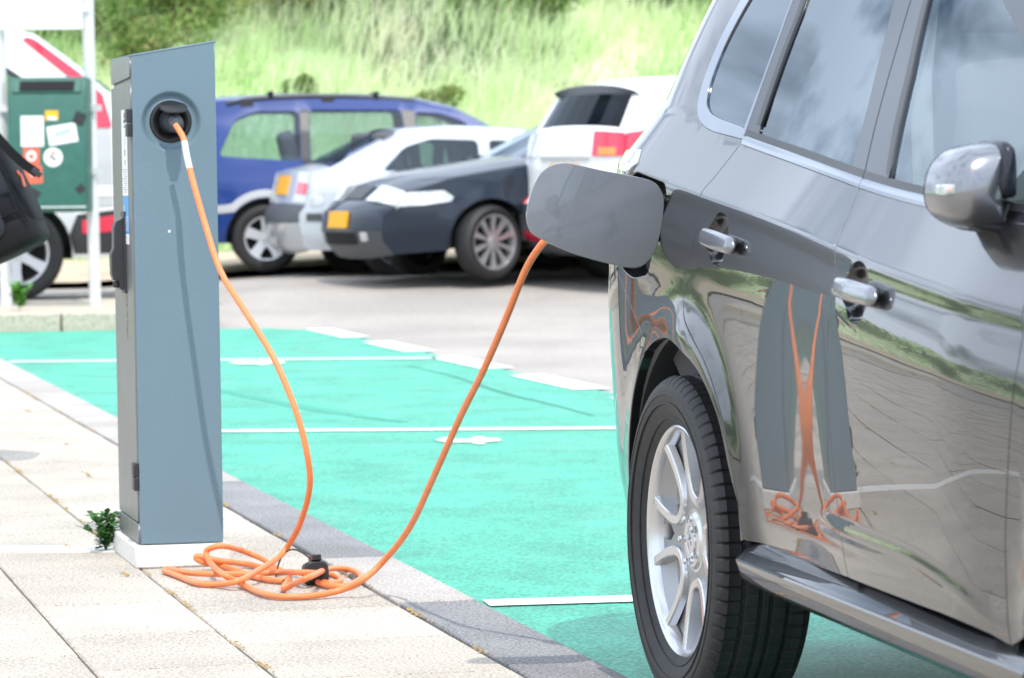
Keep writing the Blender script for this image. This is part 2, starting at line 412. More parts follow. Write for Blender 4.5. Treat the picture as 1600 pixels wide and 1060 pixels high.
def slab_mesh(wd, ln, variant):
    key = (round(wd, 3), round(ln, 3), variant)
    if key not in _paver_cache:
        b_ = MB(); e = .004
        x, y = wd / 2, ln / 2
        vs_ = [(-x, -y, -.03), (x, -y, -.03), (x, y, -.03), (-x, y, -.03), (-x, -y, -e), (x, -y, -e), (x, y, -e), (-x, y, -e),
               (-x + e, -y + e, 0), (x - e, -y + e, 0), (x - e, y - e, 0), (-x + e, y - e, 0)]
        b_.add(vs_, [(0, 1, 5, 4), (1, 2, 6, 5), (2, 3, 7, 6), (3, 0, 4, 7), (4, 5, 9, 8), (5, 6, 10, 9), (6, 7, 11, 10), (7, 4, 8, 11), (8, 9, 10, 11)])
        _paver_cache[key] = b_.mesh('paving_slab', M_pav[variant])
    return _paver_cache[key]
rows = [(.218, .755), (.755, 1.14), (1.14, 1.525), (1.525, 1.91), (1.91, 2.295), (2.295, 2.68), (2.68, 3.065), (3.065, 3.45), (3.45, 3.835), (3.835, 4.22)]
def slab_ok(c):           # what the picture can show
    return c.x > -0.150 * c.y - .75 and c.y > 6.6
SL = .62; count = 0
rest = MB()
for ri, (o0, o1) in enumerate(rows):
    off = (ri * .27) % SL
    for k in range(-60, 30):
        t0 = k * SL + off; t1 = t0 + SL
        if t1 > 16.0 - (o0) * .35: continue
        c = kp((t0 + t1) / 2, (o0 + o1) / 2)
        wd, ln = (o1 - o0) - .006, SL - .005
        dz = rng.uniform(-.0015, .0012)
        if slab_ok(c) and count < 296:
            p_ = link('paving_slab', slab_mesh(wd, ln, rng.randrange(3)), pv)
            p_.location = (c.x, c.y, dz); p_.rotation_euler = (rng.uniform(-.002, .002), rng.uniform(-.002, .002), KA + rng.uniform(-.004, .004)); count += 1
        elif c.y > -14:
            M_ = Matrix.Translation((c.x, c.y, dz)) @ Matrix.Rotation(KA, 4, 'Z')
            x, y = wd / 2, ln / 2; rest.add([M_ @ Vector(q) for q in ((-x, -y, 0), (x, -y, 0), (x, y, 0), (-x, y, 0))], [(0, 1, 2, 3)])
for ri in range(10, 56):
    o0 = 4.22 + (ri - 10) * .385
    for k in range(-30, 26):
        t0 = k * SL + (ri * .27) % SL
        if t0 + SL > 16.0 - o0 * .35: continue
        c = kp(t0 + SL / 2, o0 + .19)
        M_ = Matrix.Translation((c.x, c.y, rng.uniform(-.002, .002))) @ Matrix.Rotation(KA, 4, 'Z') @ Matrix.Rotation(rng.uniform(-.003, .003), 4, 'X') @ Matrix.Rotation(rng.uniform(-.003, .003), 4, 'Y')
        x, y = .189, SL / 2 - .004; rest.add([M_ @ Vector(q) for q in ((-x, -y, 0), (x, -y, 0), (x, y, 0), (-x, y, 0))], [(0, 1, 2, 3)])
ro = rest.build('far_slabs', M_pav[1], pv); tag(ro, kind='stuff')
# kerb of separate stones, flush with the bay
kb = empty('kerb', kp(0, .1)); kb.rotation_euler = (0, 0, KA); tag(kb, kind='structure')
edges = [-12.2, -10.9, -9.6, -8.3, -7, -5.7, -4.4, -3.1, -1.75, .06, 1.16, 2.46, 3.84, 5.1, 6.2, 7.3, 8.4, 9.5, 10.6, 11.7, 12.8, 13.9, 15.0, 16.1, 16.8]
for a, b in zip(edges, edges[1:]):
    dark = b <= .07 and b > -3 or (1.1 < a < 3.8)
    b_ = MB().box((0, (a + b) / 2, -.075), (.21, b - a - .006, .15))
    o = b_.build('kerb_stone', M_kerb_dark if dark else M_kerb_light, kb, bevel=.006); o.location.z = rng.uniform(-.001, .001)
# pale drain strip crossing the slabs beside the post
b_ = MB()
d_ = (Vector((-1.19, 10.455, 0)) - Vector((-1.6, 10.49, 0))).normalized(); q_ = Vector((-d_.y, d_.x, 0))
for k in range(7):
    c = Vector((-1.16, 10.455, 0)) - d_ * (.35 * k + .175)
    Rz = Matrix.Rotation(math.atan2(d_.y, d_.x), 3, 'Z'); b_.box((c.x, c.y, -.008), (.342, .15, .022), Rz)
o = b_.build('concrete_strip', M_white_concrete, pv, bevel=.003)
# moss and dry sand tufts in the joints
ms = MB()
for _ in range(330):
    ri = rng.choice([0, 0, 1, 1, 2, 3, 4, 5]); o0 = rows[ri][0] if rng.random() < .7 else rng.uniform(.25, 3)
    t = rng.uniform(-2.2, 10); L = rng.uniform(.02, .10)
    if rng.random() < .62: continue
    for j in range(rng.randint(6, 26)):
        c = kp(t + rng.gauss(0, L), o0 + rng.gauss(0, .005)); s_ = rng.uniform(.003, .007)
        a = rng.uniform(0, 6.28); pts = [Vector((c.x + math.cos(a + k * 2.09) * s_, c.y + math.sin(a + k * 2.09) * s_, .0015 + rng.uniform(0, .003))) for k in range(3)]
        top = Vector((c.x, c.y, .004 + s_ * .5)); ms.add(pts + [top], [(0, 1, 3), (1, 2, 3), (2, 0, 3)])
for j in range(60):   # straw streak on the kerb stone
    f_ = rng.random(); c = kp(-1.52 + rng.gauss(0, .012) + .03 * f_, .20 - .17 * f_); s_ = rng.uniform(.004, .009)
    ms.add([(c.x - s_ * 1.6, c.y, .002), (c.x + s_ * 1.6, c.y - s_, .002), (c.x, c.y + s_, .002 + s_ * .6)], [(0, 1, 2)])
o = ms.build('joint_moss', M_moss); tag(o, kind='stuff')

# traffic island with kerb stones
isl = empty('traffic_island', (-2.2, 26.05, 0)); tag(isl, kind='structure')
ia = math.atan2(26.05 - 25.69, -2.2 + 4.2)
isl.rotation_euler = (0, 0, ia)
for k in range(7):
    x1 = -k * 1.17 + (0 if k else 0); b_ = MB().box((x1 - .585 - .02, .10, .03), (1.155, .20, .20)); b_.build('kerb_stone', M_island, isl, bevel=.015)
MB().box((-4.1, 1.75, .025), (8.2, 3.1, .19)).build('island_fill', M_island, isl, bevel=.01)
# ------------------------------------------------------------------ charging post
M_post = mat('post_paint', (0.135, 0.205, 0.25), 0.42, noise=(5, 0.975, 1.025), bump=(420, 0.35, 0.0008), stretch=(1, 1, .35), noise2=(300, .95, 1.05))
M_postd = mat('post_door_paint', (0.19, 0.20, 0.195), 0.36, metal=0.35, noise=(6, 0.88, 1.1), bump=(700, 0.2, 0.0005), stretch=(9, 9, 1))
M_plug = mat('plug_grey', (0.035, 0.038, 0.044), 0.28, bump=(300, 0.05, 0.001))
M_socket = mat('socket_black', (0.016, 0.016, 0.018), 0.36)
M_orange = mat('orange_cable', (0.86, 0.235, 0.075), 0.42, noise=(30, 0.9, 1.05), bump=(300, 0.1, 0.0008))
M_sleeve = mat('white_sleeve', (0.74, 0.69, 0.66), 0.5, noise=(160, 0.75, 1.05))
M_stick_w = mat('sticker_white', (0.80, 0.80, 0.79), 0.5)
M_stick_b = mat('sticker_blue', (0.07, 0.32, 0.66), 0.45)
M_stick_y = mat('sticker_yellow', (0.78, 0.66, 0.08), 0.5)
M_stick_r = mat('sticker_red', (0.72, 0.13, 0.07), 0.5)
M_stick_o = mat('sticker_orange', (0.85, 0.45, 0.02), 0.5)
M_ink = mat('print_grey', (0.16, 0.16, 0.17), 0.6)
M_ink2 = mat('print_brown', (0.30, 0.24, 0.17), 0.6)

PW, PD, PZ = .243, .437, .065
post = empty('charging_post', (-1.0785, 9.947, 0), KA)
tag(post, 'slate blue metal charging post on the pavement with an orange cable plugged in', 'charging post')
MB().box((PW / 2, PD / 2, .0325), (PW + .035, PD + .04, .065)).build('plinth', M_white_concrete, post, bevel=.006)
def top(x): return 1.478 + .040 * x / PW
pole = post
LN = -.0045     # slight lean to the left, as it stands
def lx(x, z): return x + LN * (z - PZ) / 1.4 * 1.6
# housing: side/back shell behind front plate
b_ = MB(); F0 = .052
pr = [(0.004, F0), (PW - .003, F0), (PW - .003, PD), (0.004, PD)]
vs_ = [Vector((lx(x, PZ), y, PZ + .002)) for x, y in pr] + [Vector((lx(x, top(x)), y, top(x) - .004)) for x, y in pr]
b_.add(vs_, [(0, 1, 2, 3), (7, 6, 5, 4), (0, 4, 5, 1), (1, 5, 6, 2), (2, 6, 7, 3), (3, 7, 4, 0)])
b_.build('housing', M_postd, post)
# front plate with dished socket recess
SX, SZ, SR = .112, 1.288, .088
fm = lambda x, z: Vector((lx(x, z), 0, z)); fn = lambda x, z: Vector((0, -1, 0))
o_ = [(0, PZ + .002)] + [(PW, PZ + .002), (PW, top(PW)), (0, top(0))]
hole = [(SX + SR * math.cos(2 * math.pi * k / 64), SZ + SR * math.sin(2 * math.pi * k / 64)) for k in range(64)]
d_ = panel_data(inset(o_, .005), [hole], .05, fm, fn, lip=(.005, .016))
front = link('front_plate', panel_mesh('front_plate', *d_, M_post), post)
MX = Matrix.Translation((lx(SX, SZ), 0, SZ)) @ Matrix.Rotation(R(90), 4, 'X')      # lathe axis towards the viewer
MB().lathe([(SR + .0005, 0), (SR - .002, -.0006), (SR - .006, -.003), (SR - .011, -.0095), (SR - .015, -.0125), (SR - .020, -.0135), (.0635, -.0135), (.0615, -.0125), (.0605, -.016)], 72, MX).build('socket_recess', M_post, post, smooth=60)
sk = MB().lathe([(.0605, -.016), (.0600, -.0100), (.0575, -.0075), (.052, -.0065), (.047, -.009), (.036, -.020), (.034, -.034), (0, -.034)], 64, MX).build('socket', M_socket, post, smooth=50)
lid = MB().lathe([(0, .004), (.036, .004), (.0395, .0025), (.0405, 0), (.0395, -.003), (.036, -.004), (0, -.004)], 40, Matrix.Translation((lx(SX, SZ) + .002, -.034, SZ + .040)) @ Matrix.Rotation(R(24), 4, 'X'))
lid.box((lx(SX, SZ), -.004, SZ + .047), (.03, .018, .012)).build('socket_lid', M_socket, sk, smooth=40)
# side door with hinges, handle, stickers (on the face away from the bay)
def side(y, z, dx=0.0): return Vector((lx(0, z) - dx, y, z))
sfm = lambda y, z: side(y, z, .0045); sfn = lambda y, z: Vector((-1, 0, 0))
d_ = panel_data(inset([(.012, .13), (PD - .006, .13), (PD - .006, 1.395), (.012, 1.405)], .0035), [], .08, sfm, sfn, lip=(.0025, .006))
door = link('door', panel_mesh('door', *d_, M_postd), post)
d_ = panel_data(inset([(.012, PZ + .004), (PD - .006, PZ + .004), (PD - .006, .128), (.012, .128)], .003), [], .08, sfm, sfn, lip=(.0025, .006))
link('kick_panel', panel_mesh('kick_panel', *d_, M_postd), post)
d_ = panel_data(inset([(.012, 1.415), (PD - .006, 1.403), (PD - .006, top(0) - .002), (.012, top(0) - .002)], .0035), [], .08, sfm, sfn, lip=(.0025, .006))
link('cap_panel', panel_mesh('cap_panel', *d_, M_postd), post)
MB().box((PW / 2 - .006, PD / 2 + .003, 0), (PW + .006, PD + .008, .006), Matrix.Rotation(-math.atan2(.040, PW), 3, 'Y')).build('top_cover', M_post, post, bevel=.002).location = (0, 0, (top(0) + top(PW)) / 2)
for z0, z1 in ((1.245, 1.325), (.225, .302)):
    hb = MB().box((lx(0, z0) - .008, .026, (z0 + z1) / 2 - .0205), (.014, .048, .038)).box((lx(0, z0) - .009, .026, (z0 + z1) / 2 + .0205), (.015, .048, .039))
    hb.build('hinge', M_black, post, bevel=.002)
# swivel handle: long tapering grip in profile
hp = [(.0, .83), (.020, .86), (.026, .90), (.034, .905), (.030, .99), (.022, 1.012), (.0, 1.03)]
hb = MB(); MH = Matrix(((-1, 0, 0, lx(0, .9) - .004), (0, 0, 1, 0), (0, 1, 0, 0), (0, 0, 0, 1)))
hb.prism([(0, .80), (.018, .80), (.021, .825), (.037, .83), (.042, .845), (.044, .905), (.036, .922), (.035, .98), (.029, 1.0), (.018, 1.006), (.0, 1.018)], .16, .215, MH)
hb.box((lx(0, .9) - .006, .187, .91), (.010, .075, .24))
hb.lathe([(0, .0), (.011, 0), (.012, .004), (.012, .02), (0, .02)], 20, Matrix.Translation((lx(0, .81) - .030, .187, .806)))
hb.build('handle', M_black, door, bevel=.003)
def decal(name, y0, y1, z0, z1, m_, off, parent, skew=0.0):
    b2 = MB(); b2.add([side(y0, z0, off), side(y1, z0 + skew, off), side(y1, z1 + skew, off), side(y0, z1, off)], [(0, 1, 2, 3)])
    return b2.build(name, m_, parent)
st = decal('sticker', .082, .205, 1.075, 1.325, M_stick_w, .0052, door)
decal('sticker', .075, .195, .965, 1.0745, M_stick_b, .0052, door)
decal('sticker', .075, .19, .934, .9645, M_stick_w, .0052, door)
b_ = MB(); b_.add([side(.20, .955, .0054), side(.275, .905, .0054), side(.20, .905, .0054)], [(0, 1, 2)])
b_.add([side(.20, .905, .0054), side(.255, .905, .0054), side(.205, .978, .0054)], [(0, 1, 2)]); b_.build('warning_sticker', M_stick_y, door)
b_ = MB()
for (z0, z1, y0, y1) in ((1.30, 1.315, .12, .15), (1.286, 1.297, .112, .16), (1.272, 1.280, .125, .15), (1.22, 1.245, .13, .137), (1.19, 1.21, .13, .15), (1.165, 1.18, .13, .145)):
    b_.add([side(y0, z0, .0056), side(y1, z0, .0056), side(y1, z1, .0056), side(y0, z1, .0056)], [(0, 1, 2, 3)])
for k in range(11):
    z = 1.15 - .0065 * k; y = .10 + .01 * (k % 3); b_.add([side(y, z, .0056), side(.19 - .012 * (k % 4), z, .0056), side(.19 - .012 * (k % 4), z + .0016, .0056), side(y, z + .0016, .0056)], [(0, 1, 2, 3)])
tag(b_.build('sticker_print', M_ink, door), kind='stuff')
b_ = MB()
b_.add([side(.15, 1.022, .0056), side(.185, 1.022, .0056), side(.185, 1.048, .0056), side(.172, 1.048, .0056), side(.172, 1.031, .0056), side(.15, 1.031, .0056)], [(0, 1, 2, 3, 4, 5)])
for k in range(11):
    z = 1.014 - .0042 * k; b_.add([side(.085, z, .0056), side(.185 - .01 * (k % 3), z, .0056), side(.185 - .01 * (k % 3), z + .0013, .0056), side(.085, z + .0013, .0056)], [(0, 1, 2, 3)])
tag(b_.build('sticker_print', M_stick_w, door), kind='stuff')
for tx, z, sz in (('OPLADEN', .715, .030),):
    cu = bpy.data.curves.new('lettering', 'FONT'); cu.body = tx; cu.size = sz; cu.extrude = 0.0004
    o = bpy.data.objects.new('lettering', cu); col.objects.link(o); me = bpy.data.meshes.new_from_object(o); bpy.data.objects.remove(o)
    me.materials.clear(); me.materials.append(M_ink2)
    lo = link('lettering', me, door); lo.matrix_local = Matrix.Translation(side(.145, .79, .0052)) @ Matrix(((0, 0, -1, 0), (-1, 0, 0, 0), (0, -1, 0, 0), (0, 0, 0, 1))).transposed() @ Matrix.Identity(4)
    lo.matrix_local = Matrix.Translation(side(.150, .79, .0054)) @ Matrix(((0, 0, -1, 0), (0, 1, 0, 0), (-1, 0, 0, 0), (0, 0, 0, 1)))
# small paint chip on the front
MB().lathe([(0, .0006), (.0035, .0003), (.004, 0)], 9, Matrix.Translation((.096, 0, .972)) @ Matrix.Rotation(R(90), 4, 'X')).build('paint_chip', M_stick_w, front)

# ------------------------------------------------------------------ charging cable
cable = empty('charging_cable', (-.6, 9.55, 0))
tag(cable, 'long orange charging cable lying coiled on the slabs between post and car', 'cable')
pathA = [(-0.953, 9.868, 1.276), (-0.943, 9.856, 1.262), (-0.928, 9.84, 1.235), (-0.915, 9.81, 1.177), (-0.895, 9.78, 1.104), (-0.862, 9.74, 0.996), (-0.814, 9.68, 0.862), (-0.738, 9.6, 0.748), (-0.663, 9.53, 0.635), (-0.603, 9.48, 0.505), (-0.568, 9.46, 0.382), (-0.561, 9.5, 0.273), (-0.593, 9.6, 0.166), (-0.628, 9.68, 0.1)]
coil = [(-0.66, 9.664, 0.06), (-0.717, 9.498, 0.035), (-0.755, 9.383, 0.025), (-0.816, 9.447, 0.01), (-0.875, 9.485, 0.01), (-0.944, 9.662, 0.01), (-0.984, 9.761, 0.01), (-0.995, 9.792, 0.011), (-0.982, 9.804, 0.012), (-0.909, 9.643, 0.02), (-0.844, 9.593, 0.022), (-0.747, 9.63, 0.016), (-0.647, 9.64, 0.02), (-0.572, 9.4, 0.045), (-0.523, 9.589, 0.02), (-0.485, 9.547, 0.012), (-0.483, 9.469, 0.01), (-0.512, 9.451, 0.01), (-0.552, 9.528, 0.01), (-0.517, 9.408, 0.01), (-0.46, 9.363, 0.012), (-0.427, 9.502, 0.012), (-0.427, 9.587, 0.012), (-0.444, 9.694, 0.012), (-0.478, 9.744, 0.016), (-0.52, 9.614, 0.03), (-0.546, 9.167, 0.06), (-0.595, 9.268, 0.03), (-0.623, 9.31, 0.012), (-0.627, 9.426, 0.01), (-0.624, 9.56, 0.011), (-0.647, 9.519, 0.01), (-0.717, 9.603, 0.01), (-0.826, 9.855, 0.011), (-0.892, 9.855, 0.027), (-0.91, 9.855, 0.038), (-0.9, 9.855, 0.043), (-0.846, 9.855, 0.03), (-0.782, 9.921, 0.014), (-0.722, 9.842, 0.012), (-0.665, 9.729, 0.014), (-0.676, 9.767, 0.02), (-0.73, 9.95, 0.025), (-0.792, 9.95, 0.05), (-0.833, 9.855, 0.072), (-0.871, 9.855, 0.065), (-0.881, 9.855, 0.049), (-0.856, 9.731, 0.034), (-0.801, 9.461, 0.036), (-0.753, 9.452, 0.012), (-0.678, 9.232, 0.011), (-0.615, 9.156, 0.01), (-0.539, 9.166, 0.01), (-0.464, 9.205, 0.02), (-0.405, 9.176, 0.05)]
pathB = [(-0.351, 9.2, 0.095), (-0.274, 9.05, 0.201), (-0.198, 8.75, 0.37), (-0.128, 8.5, 0.533), (-0.07, 8.3, 0.655), (-0.015, 8.12, 0.785), (0.031, 8.0, 0.901), (0.064, 7.93, 0.957), (0.087, 7.89, 0.981), (.13, 7.82, 1.008), (.19, 7.74, 1.015), (.25, 7.66, 1.008)]
full = [Vector(p) - cable.location for p in spl(pathA + coil + pathB, 5)]
MB().tube(full, .0086, 10).build('cable_sheath', M_orange, cable, smooth=60)
sl = [Vector(p) - cable.location for p in spl(pathA[1:5], 6)][7:15]
MB().tube(sl, .0094, 12).build('label_sleeve', M_sleeve, cable, smooth=50)
# plug in the post socket
pc = post.matrix_basis @ Vector((lx(SX, SZ), 0, SZ))
fd_ = Vector((math.sin(KA), -math.cos(KA), 0))
rt_ = Vector((math.cos(KA), math.sin(KA), 0))
axis1 = (fd_ * 1.0 + rt_ * .10 + Vector((0, 0, -.10))).normalized()
def frame(o_, z_):
    q = z_.to_track_quat('Z', 'Y').to_matrix().to_4x4(); return Matrix.Translation(Vector(o_)) @ q
b_ = MB()
b_.lathe([(0, -.03), (.031, -.03), (.031, .002), (.029, .006), (.029, .022), (.026, .032), (.024, .036), (.024, .052), (0, .055)], 40, frame(pc - cable.location, axis1))
end = pc + axis1 * .045 - cable.location
tip = Vector(pathA[1]) - cable.location
ax2 = (tip - end).normalized()
b_.lathe([(0, -.012), (.021, -.012), (.0235, .0), (.0235, .010), (.0205, .013), (.0205, .018), (.022, .020), (.0205, .034), (.013, .044), (.0125, .05), (0, .05)], 32, frame(end, ax2))
plug = b_.build('plug', M_plug, cable, smooth=35)
b_ = MB().box(pc + axis1 * .012 + Vector((0, 0, .026)) - cable.location, (.016, .04, .014), Matrix.Rotation(KA, 3, 'Z'))
b_.build('plug_latch', M_socket, plug, bevel=.002)
# dust cap with tether, lying in the coil
cb = MB()
Mc = Matrix.Translation(Vector((-.548, 9.50, .034)) - cable.location) @ Matrix.Rotation(R(16), 4, 'Z') @ Matrix.Rotation(R(78), 4, 'X') @ Matrix.Scale(.95, 4)
sq = lambda r_, n_=28: [(math.copysign(abs(math.cos(2 * math.pi * k / n_)) ** .55, math.cos(2 * math.pi * k / n_)) * r_, math.copysign(abs(math.sin(2 * math.pi * k / n_)) ** .55, math.sin(2 * math.pi * k / n_)) * r_ * .92) for k in range(n_)]
cb.prism(sq(.036), -.030, .020, Mc); cb.prism(sq(.032), .020, .030, Mc)
cap = cb.build('dust_cap', M_socket, cable, bevel=.003)
MB().prism([(-.013, -.005), (.013, -.005), (.013, .012), (-.013, .012)], -.03, .03, Mc @ Matrix.Translation((0, .038, 0))).build('cap_lug', M_socket, cap, bevel=.002)
tet = [(-0.565, 9.575, 0.062), (-0.585, 9.58, 0.078), (-0.612, 9.62, 0.085), (-0.640, 9.68, 0.073), (-0.660, 9.70, 0.045), (-0.667, 9.68, 0.018), (-0.665, 9.62, 0.008), (-0.650, 9.54, .006), (-0.635, 9.51, .012)]
MB().tube([Vector(p) - cable.location for p in spl(tet, 6)], .0026, 8).build('tether', M_socket, cap, smooth=60)
# connector at the car end
ce = Vector((.25, 7.66, 1.008)); cd = (Vector((.37, 7.52, .995)) - ce).normalized()
MB().lathe([(0, -.06), (.012, -.06), (.016, -.045), (.024, -.03), (.026, .0), (.026, .05), (.032, .06), (.032, .11), (0, .11)], 28, frame(ce - cable.location, cd)).build('connector', M_plug, cable, smooth=40)

# ------------------------------------------------------------------ weeds
M_leaf = mat('weed_leaf', (0.035, 0.13, 0.025), 0.45, noise=(30, 0.6, 1.4), c2=(0.05, 0.16, 0.03))
M_leaf2 = mat('bright_leaf', (0.10, 0.30, 0.03), 0.5, noise=(20, 0.7, 1.3))
def weed(name, loc, hgt, spread, nst, leaf, m_, label, seed):
    r_ = random.Random(seed); root = empty(name, loc); tag(root, label, 'weed')
    stm = MB(); lv = MB()
    for k in range(nst):
        a = r_.uniform(0, 6.28); ln = r_.uniform(.55, 1) * hgt; out_ = r_.uniform(.2, 1) * spread
        P = [Vector((0, 0, 0)), Vector((math.cos(a) * out_ * .3, math.sin(a) * out_ * .3, ln * .6)), Vector((math.cos(a) * out_, math.sin(a) * out_, ln))]
        path = [Vector(p) for p in spl(P, 5)]; stm.tube(path, .0016, 5)
        for i in range(2, len(path)):
            for _ in range(2):
                c = path[i]; da = r_.uniform(0, 6.28); tilt = r_.uniform(-.3, .9); d = Vector((math.cos(da) * math.cos(tilt), math.sin(da) * math.cos(tilt), math.sin(tilt)))
                sd = d.cross(Vector((0, 0, 1))).normalized(); L = leaf * r_.uniform(.6, 1.2); w_ = L * .36; nn = sd.cross(d).normalized()
                pts = [c, c + d * L * .3 + sd * w_ * .7 + nn * .1 * L, c + d * L * .42 + sd * w_ * .45, c + d * L * .65 + sd * w_ * .75 + nn * .08 * L, c + d * L, c + d * L * .65 - sd * w_ * .75 + nn * .08 * L, c + d * L * .42 - sd * w_ * .45, c + d * L * .3 - sd * w_ * .7 + nn * .1 * L, c + d * L * .5 - nn * .03 * L]
                lv.add(pts, [(0, 1, 8), (1, 2, 8), (2, 3, 8), (3, 4, 8), (4, 5, 8), (5, 6, 8), (6, 7, 8), (7, 0, 8)])
    stm.build('stem', m_, root); lv.build('leaves', m_, root, smooth=50)
    return root
weed('leafy_weed', (-1.235, 10.42, .0), .115, .10, 13, .034, M_leaf, 'dark green jagged leaved weed growing against the foot of the charging post', 3)
weed('small_weed', (-3.79, 26.6, .12), .20, .07, 7, .07, M_leaf2, 'bright green little weed on the traffic island between the two white poles', 5)
weed('dry_weed', (-2.35, 26.15, .11), .08, .20, 10, .05, M_moss, 'low yellowish weed at the island end beside the charging post', 9)
# ------------------------------------------------------------------ the grey car in the foreground
M_paint = mat('grey_metallic_paint', (0.020, 0.0205, 0.024), 0.36, metal=0.6, coat=1.0, coat_rough=0.006, noise=(2600, 0.8, 1.3), coat_ior=1.5, spec=.06)
M_skylit = mat('skylit_body_paint', (0.24, 0.245, 0.265), 0.24, metal=0.9, coat=0.5, coat_rough=0.02)  # body paint lightened for mirrors and handles, sky reflection put into the base colour
M_trim = mat('trim_chrome', (0.30, 0.32, 0.36), 0.14, metal=1.0)
M_gloss = mat('gloss_black_trim', (0.016, 0.019, 0.028), 0.22, spec=.42)
M_clear = mat('clear_lamp', (0.62, 0.64, 0.66), 0.06, metal=0.25, coat=1.0, noise=(35, 0.6, 1.1))
M_red = mat('red_lamp', (0.62, 0.012, 0.05), 0.12, coat=1.0)
M_amber = mat('amber_lamp', (0.8, 0.23, 0.03), 0.15, coat=1.0)
M_glass_dark = glass_mat('privacy_glass', (0.05, 0.06, 0.065), 2.0)
M_glass = glass_mat('window_glass', (0.80, 0.90, 0.88), 1.62)
M_seat = mat('seat_fabric', (0.10, 0.10, 0.105), 0.85, bump=(200, 0.2, 0.002))
M_inner = mat('cabin_trim', (0.055, 0.055, 0.058), 0.8)
M_headliner = mat('headliner', (0.42, 0.42, 0.41), 0.9)
M_belt = mat('seat_belt', (0.16, 0.16, 0.16), 0.8)

TT = [(0, 37), (.006, 30), (.014, 9), (.022, 4), (.034, 2), (.042, 10), (.052, 16), (.075, 14), (.11, 7), (.16, 1.5), (.22, -.5), (.32, -2), (.45, -3.5), (.62, -4), (.9, -5)]
_A = [0.0]
for i in range(450): _A.append(_A[-1] + math.tan(R(lerp_tab(TT, (i + .5) * .002))) * .002)
def zc(s): return 1.0985 - .105 * s + .0105 * s * s            # shoulder crease
def zb(s): return 1.2057 - .1309 * s + .0245 * s * s            # belt line
HK = [(.34, 0), (.42, .024), (.52, .041), (.86, .100), (.92, .107), (.97, .1102), (1.02, .1102), (1.09, .105), (1.36, .080), (1.6, .071), (1.8, .066), (1.98, .0), (2.2, -.01), (2.6, 0), (9, 0)]
_G = [0.0]
for i in range(800): _G.append(_G[-1] + lerp_tab(HK, .34 + (i + .5) * .004) * .004)
def grow(s):
    """the car stands turned a little from the kerb and its side swells towards the front door"""
    if s <= .34: return 0.0
    x = min(799.99, (s - .34) / .004); i = int(x); return _G[i] + (_G[i + 1] - _G[i]) * (x - i)
def SL(s, z): return SW(s, z) - 1.9 * grow(s)      # far side
def YS(s, z, t): return SW(s, z) * t if t < 0 else SL(s, z) * t
def zr(s): return .488 - .2 * max(0, s - 1.55) ** 2
def db(s): return lerp_tab([(0.45, 0.397), (0.772, 0.394), (1.19, 0.407), (1.524, 0.413), (1.82, 0.418), (1.996, 0.415), (2.097, 0.405)], s)
def SW(s, z):
    """half width of the car's side at station s, height z"""
    c = zc(s); v = c - z
    if v >= 0:
        i = min(448.999, v / .002); k = int(i); w_ = .871 + _A[k] + (_A[k + 1] - _A[k]) * (i - k)
    else:
        u = -v; sh = max(.07, zb(s) - c)
        if u < sh: w_ = .871 - .754 * u + .25 * u * u
        else:
            w0 = .871 - .754 * sh + .25 * sh * sh; q = u - sh; w_ = w0 - .36 * q - .20 * q * q
    w_ += .0045 * math.exp(-((z - zr(s)) / .013) ** 2) * sm(.95, 1.2, s) * (1 - sm(1.9, 2.05, s))
    if z < .44: w_ -= .10 * (.44 - z)
    for s0 in (0.0, 2.67):
        r = math.hypot(s - s0, z - .35)
        if z > .2 and r < 1:
            fl = (.024 * (.45 + .55 * sm(-.15, .15, s)) if s0 == 0 else .024) * (1 - sm(.80, 1.0, z))
            w_ += fl * (math.exp(-((r - .43) / .065) ** 2) if r > .43 else 1)
    w_ += grow(s)
    if s < -.28:
        L = rear_len(z); u = min(.9999, (-.28 - s) / L); w_ *= (1 - u ** 3.2) ** (1 / 3.2)
    if s > 2.3:
        u = min(.9999, (s - 2.3) / 1.32); w_ *= (1 - u ** 3) ** (1 / 3)
    return w_
def rear_len(z):
    L = .77 if z < .75 else .77 - .10 * sm(.75, 1.15, z) - .62 * max(0, z - 1.13)
    if z < .5: L -= .25 * (.5 - z)
    return L
CAR = empty('suv', (1.21874, 7.47946, 0), R(-90 + 13.85))
tag(CAR, 'dark grey metallic suv parked close by the kerb with its charging flap open', 'car')
def sp(side_, off=0.0):
    def f(s, z):
        return Vector((s, -(SW(s, z) + off) if side_ > 0 else SL(s, z) + off, z))
    return f
def sn(side_):
    def f(s, z):
        e = .0015; ds = (SW(s + e, z) - SW(s - e, z)) / (2 * e) if side_ > 0 else (SL(s + e, z) - SL(s - e, z)) / (2 * e); dz = (SW(s, z + e) - SW(s, z - e)) / (2 * e)
        v = Vector((-ds, -1.0, -dz)).normalized()
        return v if side_ > 0 else Vector((v.x, -v.y, v.z))
    return f
GAP = .0022
